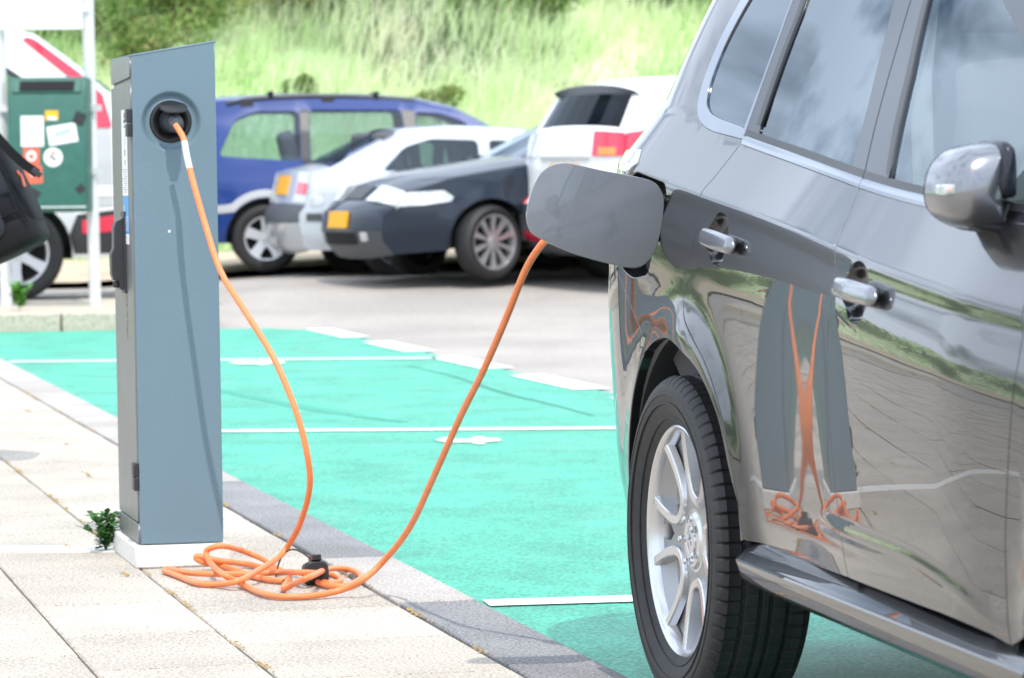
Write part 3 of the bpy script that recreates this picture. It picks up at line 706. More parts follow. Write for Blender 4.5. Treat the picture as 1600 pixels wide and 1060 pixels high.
def cpanel(name, poly, m_, holes=(), step=.03, off=0.0, gap=GAP, lip=(.0028, .02), hole_lip=(.003, .02), parent=None, both=True, sides=None):
    p_ = inset(poly, gap) if gap else poly
    obs = []
    for sd in (sides or ((1, -1) if both else (1,))):
        zz0, zz1 = min(q[1] for q in p_), max(q[1] for q in p_); ss0, ss1 = min(q[0] for q in p_), max(q[0] for q in p_)
        ex = None
        if zz1 - zz0 > .25 and step < .04:
            rows_e = [-.075, -.06, -.05, -.043, -.037, -.031, -.025, -.020, -.016, -.012, -.009, -.006, -.003, 0, .004, .010]
            ex = ([(s_, zc(s_) + u_) for i_ in range(int((ss1 - ss0) / .025) + 1) for s_ in [ss0 + .025 * i_ + .003] for u_ in rows_e] + [(ss0 + .025 * i_ + .003, zr(ss0 + .025 * i_) + u_) for i_ in range(int((ss1 - ss0) / .025) + 1) if ss0 + .025 * i_ > .7 for u_ in (-.03, -.02, -.013, -.007, 0, .007, .013, .02, .03)],
                  lambda s_, z_: -.085 < z_ - zc(s_) < .018 or (s_ > .7 and abs(z_ - zr(s_)) < .038))
        d = panel_data(p_, list(holes), step, sp(sd, off), sn(sd), lip, hole_lip, ex)
        obs.append(link(name, panel_mesh(name, *d, m_), parent or CAR))
    return obs
def arc(cx, cz, r0, r1, a0, a1, k=22):
    return [(cx + (r0 + (r1 - r0) * i / k) * math.cos(R(a0 + (a1 - a0) * i / k)), cz + (r0 + (r1 - r0) * i / k) * math.sin(R(a0 + (a1 - a0) * i / k))) for i in range(k + 1)]
def rrect(pts, r, k=6):
    o = []; N = len(pts)
    for i in range(N):
        a, b, c = Vector(pts[i - 1]), Vector(pts[i]), Vector(pts[(i + 1) % N])
        p0 = b + (a - b).normalized() * r; p1 = b + (c - b).normalized() * r
        for j in range(k + 1):
            t = j / k; q = p0 * (1 - t) ** 2 + b * 2 * t * (1 - t) + p1 * t * t; o.append((q.x, q.y))
    return o

# seams
seam_rear = spl2([(0.14, 1.202), (0.122, 1.139), (0.114, 1.113), (0.103, 1.086), (0.123, 1.034), (0.107, 0.954), (0.068, 0.887), (0.082, 0.834), (0.16, 0.791), (0.24, 0.749), (0.303, 0.7), (0.367, 0.626), (0.417, 0.527), (0.443, 0.453), (0.437, 0.397)], 5)
seam_b = spl2([(1.002, zb(1.002) - .003), (1.026, 1.068), (1.054, 1.042), (1.067, 1.022), (1.1, 0.995), (1.13, 0.941), (1.139, 0.862), (1.132, 0.793), (1.14, 0.702), (1.149, 0.611), (1.176, 0.522), (1.205, db(1.205))], 5)
seam_f = spl2([(2.051, zb(2.051) - .003), (2.091, 0.965), (2.126, 0.92), (2.145, 0.844), (2.138, 0.758), (2.122, 0.66), (2.106, 0.562), (2.099, 0.454), (2.098, db(2.098))], 5)
belt = lambda s: zb(s) - .003
rear_door = seam_rear + [(s / 100, db(s / 100)) for s in range(52, 121, 8)] + seam_b[::-1] + [(s / 100, belt(s / 100)) for s in range(94, 16, -6)]
front_door = seam_b + [(s / 100, db(s / 100)) for s in range(130, 210, 8)] + seam_f[::-1] + [(s / 100, belt(s / 100)) for s in range(200, 106, -6)]
# handle cups
cup_f = [(1.211, 0.942), (1.245, 0.963), (1.275, 0.97), (1.316, 0.966), (1.343, 0.954), (1.353, 0.94), (1.368, 0.927), (1.401, 0.918), (1.412, 0.9), (1.392, 0.893), (1.371, 0.887), (1.358, 0.872), (1.33, 0.863), (1.297, 0.864), (1.271, 0.871), (1.245, 0.888), (1.198, 0.906), (1.1729999999999998, 0.913), (1.168, 0.924), (1.188, 0.934)]
cup_f = spl2(cup_f, 3, True)
RS = 0.830
cup_r = [(0.131 + (s - 1.132) * RS, z + 0.075) for s, z in cup_f]
def add_cup_handle(cup, door_objs, A, B):
    cs = sum(p[0] for p in cup) / len(cup); cz_ = sum(p[1] for p in cup) / len(cup)
    for sd, dobj in zip((1, -1), door_objs):
        f = sp(sd); nf = sn(sd); b2 = MB(); N = len(cup); rings = [(1.0, .0), (.992, .0012), (.965, .006), (.90, .0135), (.78, .0205), (.55, .025), (.25, .0265)]
        vs2 = []
        for q, dep in rings:
            for s, z in cup:
                ss, zz_ = cs + (s - cs) * q, cz_ + (z - cz_) * q; vs2.append(f(ss, zz_) - nf(ss, zz_) * dep)
        vs2.append(f(cs, cz_) - nf(cs, cz_) * .0268)
        fs = [(r_ * N + i, r_ * N + (i + 1) % N, (r_ + 1) * N + (i + 1) % N, (r_ + 1) * N + i) for r_ in range(len(rings) - 1) for i in range(N)]
        fs += [((len(rings) - 1) * N + i, (len(rings) - 1) * N + (i + 1) % N, len(vs2) - 1) for i in range(N)]
        b2.add(vs2, fs); b2.build('handle_cup', M_paint, dobj, smooth=60)
        # grip bar: from the rear root to the front end
        vs2 = []; K = 20; nseg = 14
        for i in range(K + 1):
            t = i / K; s = A[0] + (B[0] - A[0]) * t; z = A[1] + (B[1] - A[1]) * t
            e = min(1, max(.0, math.sqrt(max(0, 1 - max(0, (abs(t - .5) - .40) / .10) ** 2))))
            up = (.0165 + .003 * math.sin(t * 3.0)) * max(.05, e); th = .0115 * max(.05, e); offn = .0125 + .005 * math.sin(math.pi * t)
            c = f(s, z) + nf(s, z) * offn; tn = (f(s + .01, z - .0008) - f(s, z)).normalized(); vz = tn.cross(nf(s, z)).normalized()
            if vz.z < 0: vz = -vz
            for k in range(nseg):
                a = 2 * math.pi * k / nseg; ca, sa = math.cos(a), math.sin(a)
                vs2.append(c + nf(s, z) * (abs(ca) ** .7 * math.copysign(1, ca)) * th + vz * (abs(sa) ** .7 * math.copysign(1, sa)) * up)
        fs = [(i * nseg + k, i * nseg + (k + 1) % nseg, (i + 1) * nseg + (k + 1) % nseg, (i + 1) * nseg + k) for i in range(K) for k in range(nseg)]
        fs += [tuple(range(nseg)), tuple(K * nseg + k for k in range(nseg))]
        MB().add(vs2, fs).build('door_handle', M_skylit, dobj, smooth=60)
rd_o = cpanel('rear_door', rear_door, M_paint, [cup_r], .028, hole_lip=None)
fd_o = cpanel('front_door', front_door, M_paint, [cup_f], .028, hole_lip=None)
add_cup_handle(cup_r, rd_o, (0.201, 0.9950), (0.422, 0.9750)); add_cup_handle(cup_f, fd_o, (1.198, 0.9210), (1.466, 0.9080))

# rear quarter with arch, quarter window opening and charging port
qg = [(.128, 1.216), (.02, 1.229), (-.07, 1.241), (-.139, 1.256), (-.186, 1.282), (-.207, 1.33), (-.205, 1.40), (-.178, 1.48), (-.135, 1.56), (-.118, 1.585)]
quarter_glass = spl2(qg, 4) + [(.078, 1.585), (.102, 1.50), (.122, 1.40), (.131, 1.30)]
qc = [(.140, 1.195), (.02, 1.206), (-.08, 1.216), (-.168, 1.234), (-.230, 1.268), (-.254, 1.325), (-.252, 1.41), (-.222, 1.50), (-.178, 1.585), (-.165, 1.605)]
quarter_chrome = spl2(qc, 4) + [(.072, 1.605), (.104, 1.50), (.124, 1.40), (.134, 1.30)]
port = rrect([(-.44, .915), (-.335, .893), (-.205, .905), (-.128, 1.05), (-.135, 1.105), (-.40, 1.135), (-.46, 1.06)], .035, 4)
bump_seam = spl2([(-.225, .742), (-.245, .765), (-.30, .80), (-.40, .865), (-.50, .925), (-.60, .972), (-.74, 1.0)], 5)
qa = arc(0, .35, .448, .426, 119.5, 90, 8) + spl2([(0, .776), (0.082, 0.761), (0.22, 0.721), (0.336, 0.637), (0.402, 0.526), (0.443, 0.453), (0.445, .399)], 5)[1:]
quarter = [(-.74, 1.0), (-.74, 1.2), (-.72, 1.3), (-.67, 1.4), (-.60, 1.5), (-.53, 1.605)] + [(-.165, 1.607)] + quarter_chrome[:len(spl2(qc, 4))][::-1][1:-1] + seam_rear[::1] + qa[::-1] + bump_seam[1:-1]
q_o = cpanel('rear_quarter', quarter, M_paint, [port], .028)
bumper = bump_seam[::-1] + arc(0, .35, .448, .44, 119.5, 188, 16) + [(-.44, .26), (-.60, .25), (-.74, .27)]
bu_o = cpanel('rear_bumper', bumper, M_paint, [], .03)
# chrome band and glass of the quarter window
for m_, nm, poly, off, holes in ((M_trim, 'quarter_trim', quarter_chrome, .003, [quarter_glass]), (M_glass_dark, 'quarter_glass', quarter_glass, -.002, [])):
    cpanel(nm, poly, m_, holes, .03, off, .001, (.003, .012), (.002, .010))
# door window frames in gloss black, glass panes set in
g_rear = rrect([(.222, belt(.222) + .027), (.903, belt(.903) + .027), (.853, 1.25), (.765, 1.40), (.645, 1.575), (.152, 1.585), (.203, 1.45)], .016, 3)
TB = seam_b[0][0]
frame_r = [(.1385, belt(.1385) + .021), (TB - .001, belt(TB) + .021), (.959, 1.20), (.890, 1.35), (.808, 1.50), (.750, 1.605), (.0755, 1.605), (.118, 1.45), (.1375, 1.30)]
cpanel('window_frame', frame_r, M_gloss, [g_rear], .05, .001, .0015, (.0025, .02), (.002, .012), rd_o[0], False)
g_front = spl2([(1.180, belt(1.18) + .027), (1.55, belt(1.55) + .027), (1.95, belt(1.95) + .027)], 3) + spl2([(1.94, 1.068), (1.885, 1.145), (1.763, 1.25), (1.596, 1.343), (1.403, 1.419), (1.18, 1.51), (1.00, 1.575)], 4) + [(.872, 1.575), (.961, 1.44), (1.069, 1.30), (1.128, 1.20)]
frame_f = [(TB + .004, belt(TB) + .021), (2.01, belt(2.01) + .021)] + spl2([(2.015, 1.045), (1.965, 1.12), (1.83, 1.24), (1.66, 1.345), (1.46, 1.445), (1.23, 1.54), (1.06, 1.605)], 4) + [(.755, 1.605), (.813, 1.50), (.895, 1.35), (.964, 1.20)]
cpanel('window_frame', frame_f, M_gloss, [g_front], .05, .001, .0015, (.0025, .02), (.002, .012), fd_o[0], False)
cpanel('window_frame', frame_r, M_gloss, [g_rear], .06, .001, .0015, (.0025, .02), (.002, .012), rd_o[1], sides=(-1,))
cpanel('window_frame', frame_f, M_gloss, [g_front], .06, .001, .0015, (.0025, .02), (.002, .012), fd_o[1], sides=(-1,))
for sd, a_, b2_ in ((1, rd_o[0], fd_o[0]), (-1, rd_o[1], fd_o[1])):
    cpanel('window', g_rear, M_glass_dark if sd > 0 else M_glass, [], .06, -.003, -.002, None, None, a_, sides=(sd,))
    cpanel('window', g_front, M_glass, [], .06, -.003, -.002, None, None, b2_, sides=(sd,))
# B-pillar divider in the black frame: rubber channel at the leading edge of each pane
cpanel('window_seal', [(.198, 1.226), (.224, 1.222), (.196, 1.45), (.152, 1.59), (.130, 1.59), (.174, 1.45)], M_black, [], .05, .0035, 0, (.002, .004), None, rd_o[0], False)
cpanel('window_seal', [(1.148, 1.125), (1.179, 1.113), (1.126, 1.20), (1.069, 1.30), (.953, 1.45), (.868, 1.58), (.840, 1.58), (.925, 1.45), (1.037, 1.30), (1.094, 1.20)], M_black, [], .05, .0035, 0, (.002, .004), None, fd_o[0], False)
# chrome belt strips, one per door
for (s0, s1), par in (((.143, TB - .002), rd_o), ((TB + .004, 2.01), fd_o)):
    K = 14; ss = [s0 + (s1 - s0) * i / K for i in range(K + 1)]
    poly = [(s, belt(s) + .0015) for s in ss] + [(s, belt(s) + .0165) for s in ss[::-1]]
    cpanel('belt_trim', poly, M_trim, [], .03, .0035, .0005, (.003, .006), None, par[0], sides=(1,)); cpanel('belt_trim', poly, M_trim, [], .03, .0035, .0005, (.003, .006), None, par[1], sides=(-1,))
    poly = [(s, belt(s) + .017) for s in ss] + [(s, belt(s) + .030) for s in ss[::-1]]
    cpanel('window_seal', poly, M_black, [], .03, .0025, .0003, (.002, .004), None, par[0], sides=(1,))

# charging port well, inlet, open flap on its hinge
nf = sn(1); f_ = sp(1)
b2 = MB(); N = len(port); vs2 = []
for q, dep in ((1.0, .004), (.97, .02), (.93, .07), (.4, .075), (.0, .075)):
    for s, z in port:
        ss, zz_ = -.29 + (s + .29) * q, 1.01 + (z - 1.01) * q; vs2.append(f_(ss, zz_) - nf(-.29, 1.0) * dep)
b2.add(vs2, [(r_ * N + i, r_ * N + (i + 1) % N, (r_ + 1) * N + (i + 1) % N, (r_ + 1) * N + i) for r_ in range(4) for i in range(N)])
well = b2.build('charging_port', M_socket, q_o[0], smooth=50)
MB().lathe([(0, .0), (.036, 0), (.038, .004), (.038, .03), (.034, .035), (.028, .035), (.027, .01), (0, .01)], 32, frame(f_(-.30, 1.0) - nf(-.30, 1.0) * .072, nf(-.30, 1.0))).build('charging_inlet', M_plug, well, smooth=40)
flap_pts = [(.888, 1.061), (.894, 1.088), (.913, 1.107), (.960, 1.119), (1.024, 1.131), (1.073, 1.142), (1.108, 1.148), (1.133, 1.143), (1.158, 1.125), (1.175, 1.093), (1.186, 1.055), (1.187, 1.028), (1.176, 1.003), (1.144, .983), (1.081, .956), (1.011, .936), (.961, .926), (.933, .932), (.912, .956), (.897, .997)]
flap_pts = spl2(flap_pts, 4, True)
FS = -.132
def ff_(w_, z):
    bow = .010 * (1 - ((w_ - 1.035) / .16) ** 2) + .004 * (1 - ((z - 1.035) / .12) ** 2); return Vector((FS + bow, -w_, z))
def fnn(w_, z):
    return Vector((1, -(.020 * (w_ - 1.035) / .0256), (.008 * (z - 1.035) / .0144))).normalized()
d = panel_data(flap_pts, [], .02, ff_, fnn, lip=(.002, .008))
flap = link('charging_flap', panel_mesh('charging_flap', *d, mat('flap_paint', (0.165, 0.178, 0.20), 0.30, metal=0.35, coat=1.0, coat_rough=0.02, noise=(2400, 0.9, 1.1))), CAR)
b2 = MB(); bk = [ff_(*p) - Vector((.009, 0, 0)) for p in flap_pts]; b2.add(bk, [tuple(range(len(bk)))]); b2.build('flap_lining', M_black, flap)
b2 = MB(); b2.tube([(-.150, -.900, 1.0), (-.150, -.878, 1.004), (-.165, -.85, 1.01)], .012, 10).tube([(-.150, -.900, 1.065), (-.150, -.878, 1.068), (-.165, -.85, 1.07)], .012, 10)
b2.box((-.146, -.895, 1.03), (.010, .03, .10)).build('flap_hinge', M_black, flap, smooth=40)

# sill cladding: shelf, edge and underside
prof = [(.845, .398), (.861, .396), (.868, .392), (.8975, .3655), (.9012, .3628), (.903, .359), (.9028, .355), (.8985, .338), (.893, .322), (.888, .3145), (.879, .3075), (.862, .3015), (.84, .297), (.76, .293)]
SA, SB = SW(.44, .40) - .8855, SW(2.1, .40) - .8855
b2 = MB(); st_ = [.436, .439, .446, .46, .475, .49] + [.5 + .05 * i for i in range(35)]; rows_ = []
for s in st_:
    e = 1.0 if s > .450 else .985 + .015 * sm(.437, .450, s); flare = SA + (SB - SA) * (s - .44) / 1.66; zsh = .016 * (s - .44) / 1.66
    fl2 = 1 - .85 * (1 - sm(.43, .50, s)) * 0
    rows_.append([Vector((s, -(w_ * e + flare), z + zsh + (.004 * (1 - sm(.44, .7, s)) if z < .34 else 0))) for w_, z in prof])
L_ = len(prof); vs2 = [p for r_ in rows_ for p in r_]
fs = [(i * L_ + j, i * L_ + j + 1, (i + 1) * L_ + j + 1, (i + 1) * L_ + j) for i in range(len(st_) - 1) for j in range(L_ - 1)] + [tuple(range(L_))]
b2.add(vs2, fs); sill = b2.build('sill_cladding', M_paint, CAR, smooth=24)
o = link('sill_cladding', sill.data.copy(), CAR)
for v in o.data.vertices: v.co.y = -v.co.y - 1.9 * grow(v.co.x)
o.data.flip_normals()

# wheel arch liners
def liner(s0):
    for sd in (1, -1):
        b2 = MB(); K = 28; vs2 = []
        for y, r_ in ((.89, .458), (.875, .440), (.80, .432), (.60, .430)):
            for i in range(K + 1):
                a = R(0 + 186 * i / K); yy = min(y, SW(s0 + r_ * math.cos(a), .35 + r_ * math.sin(a)) - (.012 if y > .88 else .022)) if y > .85 else y; vs2.append(Vector((s0 + r_ * math.cos(a), (-yy - (grow(s0) if y < .86 else 0)) if sd > 0 else yy - (.9 * grow(s0) if y < .86 else 1.9 * grow(s0)), .35 + r_ * math.sin(a))))
        fs = [(r_ * (K + 1) + i, r_ * (K + 1) + i + 1, (r_ + 1) * (K + 1) + i + 1, (r_ + 1) * (K + 1) + i) for r_ in range(3) for i in range(K)]
        b2.add(vs2, fs); b2.add([vs2[3 * (K + 1) + i] for i in range(K + 1)], [tuple(range(K + 1))])
        ln = b2.build('wheel_arch_liner', M_black, CAR, smooth=40)
        if sd > 0 and s0 == 0:
            for a in (153, 131):
                c = Vector((s0 + .426 * math.cos(R(a)), -.82, .35 + .426 * math.sin(R(a)))); MB().lathe([(0, .006), (.006, .005), (.009, .001), (.0095, 0)], 14, frame(c, Vector((-math.cos(R(a)), 0, -math.sin(R(a)))))).build('clip', M_black, ln, smooth=40)
liner(0.0); liner(2.67)

# wheels: tyre > rim, hub cap
def car_tyre():
    Rm = .352; prof = [(.238, -.075), (.243, -.082), (.252, -.088), (.275, -.101), (.300, -.1075), (.318, -.107), (.330, -.1035), (.338, -.099), (.345, -.091), (.3495, -.082)]
    tread = []
    for y in (-.078, -.055, -.051, -.046, -.042, -.018, -.014, -.009, -.005, .005, .009, .014, .018, .042, .046, .051, .055, .078):
        grv = any(abs(abs(y) - c) < .0026 for c in (.0485, .0115)); tread.append((Rm - .0015 - .012 * (y / .1) ** 2 * .4 - (.008 if grv else 0), y))
    prof2 = prof + tread + [(r_, -y) for r_, y in prof[::-1]]
    nseg = 576; vs2 = []
    for k in range(nseg):
        a = 2 * math.pi * k / nseg; sip = (k % 8 == 0)
        for r_, y in prof2:
            rr = r_
            if sip and r_ > .336: rr -= .0055 if abs(y) > .056 else .0035 if abs(y) > .05 else .0
            if (k % 8 == 4) and .018 < abs(y) < .043: rr -= .003
            vs2.append((rr * math.cos(a), y, rr * math.sin(a)))
    L = len(prof2); fs = [(k * L + j, k * L + j + 1, ((k + 1) % nseg) * L + j + 1, ((k + 1) % nseg) * L + j) for k in range(nseg) for j in range(L - 1)]
    b2 = MB().add(vs2, fs)
    for rr in (.262, .292, .312):      # moulded rings on the sidewall
        b2.tube([(rr * math.cos(2 * math.pi * i / 60), -.0945 - (.0125 if rr > .28 else .0), rr * math.sin(2 * math.pi * i / 60)) for i in range(61)], .0022, 6, False)
    return b2.mesh('wheel', M_rubber, 32)
M_rim = mat('wheel_alloy', (0.58, 0.585, 0.60), 0.26, metal=0.9, coat=0.4, coat_rough=0.1)
M_rimd = mat('wheel_pocket', (0.33, 0.335, 0.345), 0.40, metal=0.75)  # wheel silver darkened: shade of the recesses put into the colour
def rim_meshes():
    MYl = Matrix.Rotation(R(90), 4, 'X')       # lathe axis to -y (outside)
    b2 = MB()
    b2.lathe([(.2445, .070), (.2465, .078), (.2455, .083), (.2415, .0845), (.236, .081), (.231, .074), (.226, .060), (.220, .020), (.214, -.08), (.235, -.088)], 96, MYl)
    out_y = lambda r_: -(.056 + .018 * ((r_ - .05) / .18) ** 1.6 if r_ > .05 else .056)
    # five openings, each framed by one raised ridge that comes in from the rim, rounds the inner end and goes out again
    half = [(.2345, .300), (.205, .278), (.172, .262), (.145, .262), (.122, .292), (.105, .365), (.0965, .47), (.094, .628)]
    half = spl2(half, 4)
    loop = half + [(r_, 2 * R(36) - a_) for r_, a_ in half[::-1][1:]]
    for k in range(5):
        base = R(36 + 72 * k); b2.mi = 0
        P_ = [Vector((r_ * math.cos(base + a_), 0, r_ * math.sin(base + a_))) for r_, a_ in loop]; Np = len(P_); vs2 = []
        mid = base + R(36); cm = Vector((.165 * math.cos(mid), 0, .165 * math.sin(mid)))
        for i in range(Np):
            T = (P_[min(i + 1, Np - 1)] - P_[max(i - 1, 0)]).normalized(); q = Vector((-T.z, 0, T.x))
            if q.dot(cm - P_[i]) < 0: q = -q            # q points into the opening
            y0 = out_y(P_[i].length)
            for x_, y_ in ((-.0155, y0 + .016), (-.0120, y0 + .003), (-.0095, y0), (.0065, y0), (.009, y0 + .003), (.0155, y0 + .045)): vs2.append(P_[i] + q * x_ + Vector((0, y_, 0)))
        b2.add(vs2, [(i * 6 + j, i * 6 + j + 1, (i + 1) * 6 + j + 1, (i + 1) * 6 + j) for i in range(Np - 1) for j in range(5)])
        # recessed floor of the spoke between neighbouring ridges, with a slot towards the rim
        b2.mi = 1
        for sg in (-1, 1):
            vs2 = []
            for i, (r_, da) in enumerate([(.06, .62)] + half[::-1]):
                t = sm(.06, .234, r_); q0 = 0.0 if r_ < .15 else .34 * sm(.15, .18, r_) * (1 - .55 * sm(.20, .234, r_)); dep = .007 + .016 * t
                for q in (q0, q0 + (1 - q0) * .5, 1.0): a_ = base + da * sg * q; vs2.append(Vector((r_ * math.cos(a_), out_y(r_) + dep, r_ * math.sin(a_))))
            b2.add(vs2, [(i * 3 + j, i * 3 + j + 1, (i + 1) * 3 + j + 1, (i + 1) * 3 + j) for i in range(len(half)) for j in range(2)])
        # pocket floor in the outer half of the opening
        vs2 = []; KK = 12
        for i in range(KK + 1):
            q = i / KK * 2 - 1
            for r_, hw, y_ in ((.192 - .018 * q * q, .32, -.020), (.197 - .018 * q * q, .32, -.036), (.214, .30, -.050), (.231, .30, -.066)):
                a_ = mid + hw * q; vs2.append(Vector((r_ * math.cos(a_), y_, r_ * math.sin(a_))))
        b2.add(vs2, [(i * 4 + j, i * 4 + j + 1, (i + 1) * 4 + j + 1, (i + 1) * 4 + j) for i in range(KK) for j in range(3)])
    b2.mi = 0
    b2.lathe([(.088, .046), (.075, .048), (.062, .050), (.056, .056), (.048, .058), (.036, .056), (.030, .050), (0, .050)], 60, MYl)
    rim_m = b2.mesh('rim', [M_rim, M_rimd], 24)
    b3 = MB().lathe([(0, .060), (.020, .0595), (.027, .058), (.0285, .055), (.0285, .046)], 40, MYl)
    cap_m = b3.mesh('hub_cap', M_rim, 40)
    b4 = MB()
    for k in range(3):     # three-lozenge emblem
        a = R(90 + 120 * k); u = Vector((math.cos(a), 0, math.sin(a))); v = Vector((-math.sin(a), 0, math.cos(a))); o_ = Vector((0, -.0605, 0)); o2 = Vector((0, -.0635, 0))
        pp = [u * .0008, u * .0085 + v * .0045, u * .0165, u * .0085 - v * .0045]
        b4.add([p + o_ for p in pp] + [p + o2 for p in pp], [(4, 5, 6, 7), (0, 1, 5, 4), (1, 2, 6, 5), (2, 3, 7, 6), (3, 0, 4, 7)])
    em_m = b4.mesh('emblem', M_chrome)
    nut_ms = []
    for k in range(5):
        a = R(36 + 72 * k); c = Vector((.047 * math.cos(a), -.054, .047 * math.sin(a)))
        nut_ms.append(MB().lathe([(.0088, 0), (.0088, .011), (.0062, .0165), (0, .018)], 6, frame(c, Vector((0, -1, 0)))).mesh('wheel_nut', M_chrome, 30))
    b6 = MB().lathe([(0, .0), (.150, .0), (.155, -.004), (.155, -.018), (0, -.018)], 48, MYl)
    disc_m = b6.mesh('brake_disc', M_rimd, 30)
    b7 = MB().lathe([(.0, -.05), (.222, -.05)], 40, MYl)
    back_m = b7.mesh('wheel_back', M_dark)
    return [rim_m, cap_m, em_m, disc_m, back_m] + nut_ms
tm = car_tyre(); rims = rim_meshes()
for s0 in (0.0, 2.67):
    for sd in (1, -1):
        wh = link('wheel', tm, CAR); wh.location = (s0, -.813 - grow(s0) if sd > 0 else .813 - .9 * grow(s0), .350)
        if sd < 0: wh.rotation_euler = (0, 0, math.pi)
        for me_ in rims: link(me_.name.split('.')[0], me_, wh)

# door mirror
def mirror(sd):
    Ls = 10; top_ = [(1.037, 1.086), (1.033, 1.113), (1.024, 1.134), (1.010, 1.149), (.990, 1.161), (.966, 1.169), (.937, 1.173), (.905, 1.174)]
    bot_ = [(1.036, 1.078), (1.033, 1.068), (1.026, 1.057), (1.010, 1.044), (.984, 1.032), (.954, 1.025), (.930, 1.023), (.905, 1.023)]
    b2 = MB(); b2.mi = 0
    S0 = 1.80
    prof_ = [(0.0, 1.0), (.022, .985), (.045, .93), (.062, .82), (.074, .62), (.080, .36), (.082, .0)]
    MS = lambda L: [(.905 + (w_ - .905) * .80, 1.105 + (z - 1.105) * .93) for w_, z in L]
    top_, bot_ = MS(top_), MS(bot_)
    outl = spl2(top_, 4) + spl2(bot_, 4)[::-1]
    cw, cz2 = .953, 1.098; N = len(outl); vs2 = []
    for ds, q in [(-.035, .99)] + prof_[:-1]:
        for w_, z in outl: vs2.append(Vector((S0 + ds, -sd * (cw + (w_ - cw) * q), cz2 + (z - cz2) * q)))
    vs2.append(Vector((S0 + .082, -sd * cw, cz2)))
    nr = len(prof_)
    fs = [(r_ * N + i, r_ * N + (i + 1) % N, (r_ + 1) * N + (i + 1) % N, (r_ + 1) * N + i) for r_ in range(nr - 1) for i in range(N)]
    fs += [((nr - 1) * N + i, (nr - 1) * N + (i + 1) % N, len(vs2) - 1) for i in range(N)]
    b2.add(vs2, fs); mo = b2.build('door_mirror', M_skylit, CAR, smooth=50)
    b3 = MB(); b3.add([vs2[i] + Vector((-.004, 0, 0)) for i in range(N)], [tuple(range(N))]); b3.build('mirror_glass', M_chrome, mo)
    cap_ = spl2([(.918, 1.1765), (.899, 1.169), (.893, 1.14), (.893, 1.085), (.897, 1.078), (.925, 1.08), (.936, 1.10), (.933, 1.125), (.926, 1.152)], 4, True)
    cap_ = MS(cap_)
    b4 = MB(); vs2 = []
    for ds, q in ((-.04, 1.0), (.02, 1.0), (.06, .97), (.076, .85), (.082, .6), (.083, 0.0)):
        for w_, z in cap_: vs2.append(Vector((S0 + ds, -sd * (.913 + (w_ - .913) * q), 1.125 + (z - 1.125) * q)))
    N2 = len(cap_); b4.add(vs2, [(r_ * N2 + i, r_ * N2 + (i + 1) % N2, (r_ + 1) * N2 + (i + 1) % N2, (r_ + 1) * N2 + i) for r_ in range(5) for i in range(N2)])
    b4.build('mirror_housing', M_gloss, mo, smooth=50)
    Mm = Matrix(((0, 0, 1, S0 - .02), (-sd, 0, 0, 0), (0, 1, 0, 0), (0, 0, 0, 1)))
    b5 = MB().prism([(.966, 1.054), (.966, 1.038), (.945, 1.030), (.905, 1.024), (.86, 1.004), (.79, 1.0), (.79, 1.05), (.83, 1.076), (.875, 1.078), (.905, 1.076), (.913, 1.052), (.945, 1.052)], -.03, .075, Mm)
    b5.prism([(.942, 1.084), (.944, 1.052), (.905, 1.050), (.895, 1.084)], -.02, .06, Mm); b5.build('mirror_arm', M_black, mo, bevel=.006)
    b6 = MB().prism(MS([(1.041, 1.103), (1.018, 1.104), (1.017, 1.086), (1.042, 1.085)]), .045, .086, Mm)
    b6.build('indicator', M_clear, mo, bevel=.003)
    MB().prism(MS([(1.0375, 1.099), (1.024, 1.099), (1.024, 1.0895), (1.0375, 1.0895)]), .06, .0872, Mm).build('indicator_bulb', mat('indicator_pink', (.62, .42, .38), .3), mo, bevel=.002)
mirror(1); mirror(-1)

# tail: hatch, rear glass, lamps
def s_end(z): return lerp_tab([(.25, -.74), (1.2, -.74), (1.3, -.72), (1.4, -.67), (1.5, -.60), (1.605, -.53)], z)
def tail_grid(name, z0, z1, m_, off=0.0, wfrac=(-1, 1), kz=12, kw=28, parent=None, edge=.002):
    vs2 = []
    for j in range(kz + 1):
        z = z0 + (z1 - z0) * j / kz; se = s_end(z); We = SW(se, z); W0 = SW(-.28, z) / 1.0; L = rear_len(z)
        for i in range(kw + 1):
            t = wfrac[0] + (wfrac[1] - wfrac[0]) * i / kw; w_ = We * math.copysign(abs(math.sin(t * math.pi / 2)), t)
            q = max(0.0, 1 - (abs(w_) / W0) ** 3.2) ** (1 / 3.2); s = -.28 - L * q
            s = min(s, se) if abs(t) < .999 else se
            vs2.append(Vector((s - off, w_, z)))
    b2 = MB().add(vs2, [(j * (kw + 1) + i, j * (kw + 1) + i + 1, (j + 1) * (kw + 1) + i + 1, (j + 1) * (kw + 1) + i) for j in range(kz) for i in range(kw)])
    return b2.build(name, m_, parent or CAR, smooth=60)
tail_grid('bumper_centre', .27, .70, M_paint); tg = tail_grid('tailgate', .703, 1.605, M_paint, kz=22)
tail_grid('rear_window', 1.19, 1.53, M_glass_dark, .006, (-.62, .62), parent=tg)
tail_grid('number_plate', .80, .91, mat('plate_yellow', (.80, .46, .02), .45), .008, (-.19, .19), 2, 6, tg)
for sd in (1, -1):
    tail_grid('tail_light', 1.075, 1.185, M_clear, .009, (sd * .55, sd * .999), 6, 14)
tl = [(-.735, 1.180), (-.735, 1.085), (-.60, 1.082), (-.50, 1.095), (-.435, 1.128), (-.405, 1.15), (-.44, 1.178)]
for sd in (1, -1):
    cpanel('tail_light', tl, M_clear, [], .02, .006, 0, (.003, .01), None, None, sides=(sd,))
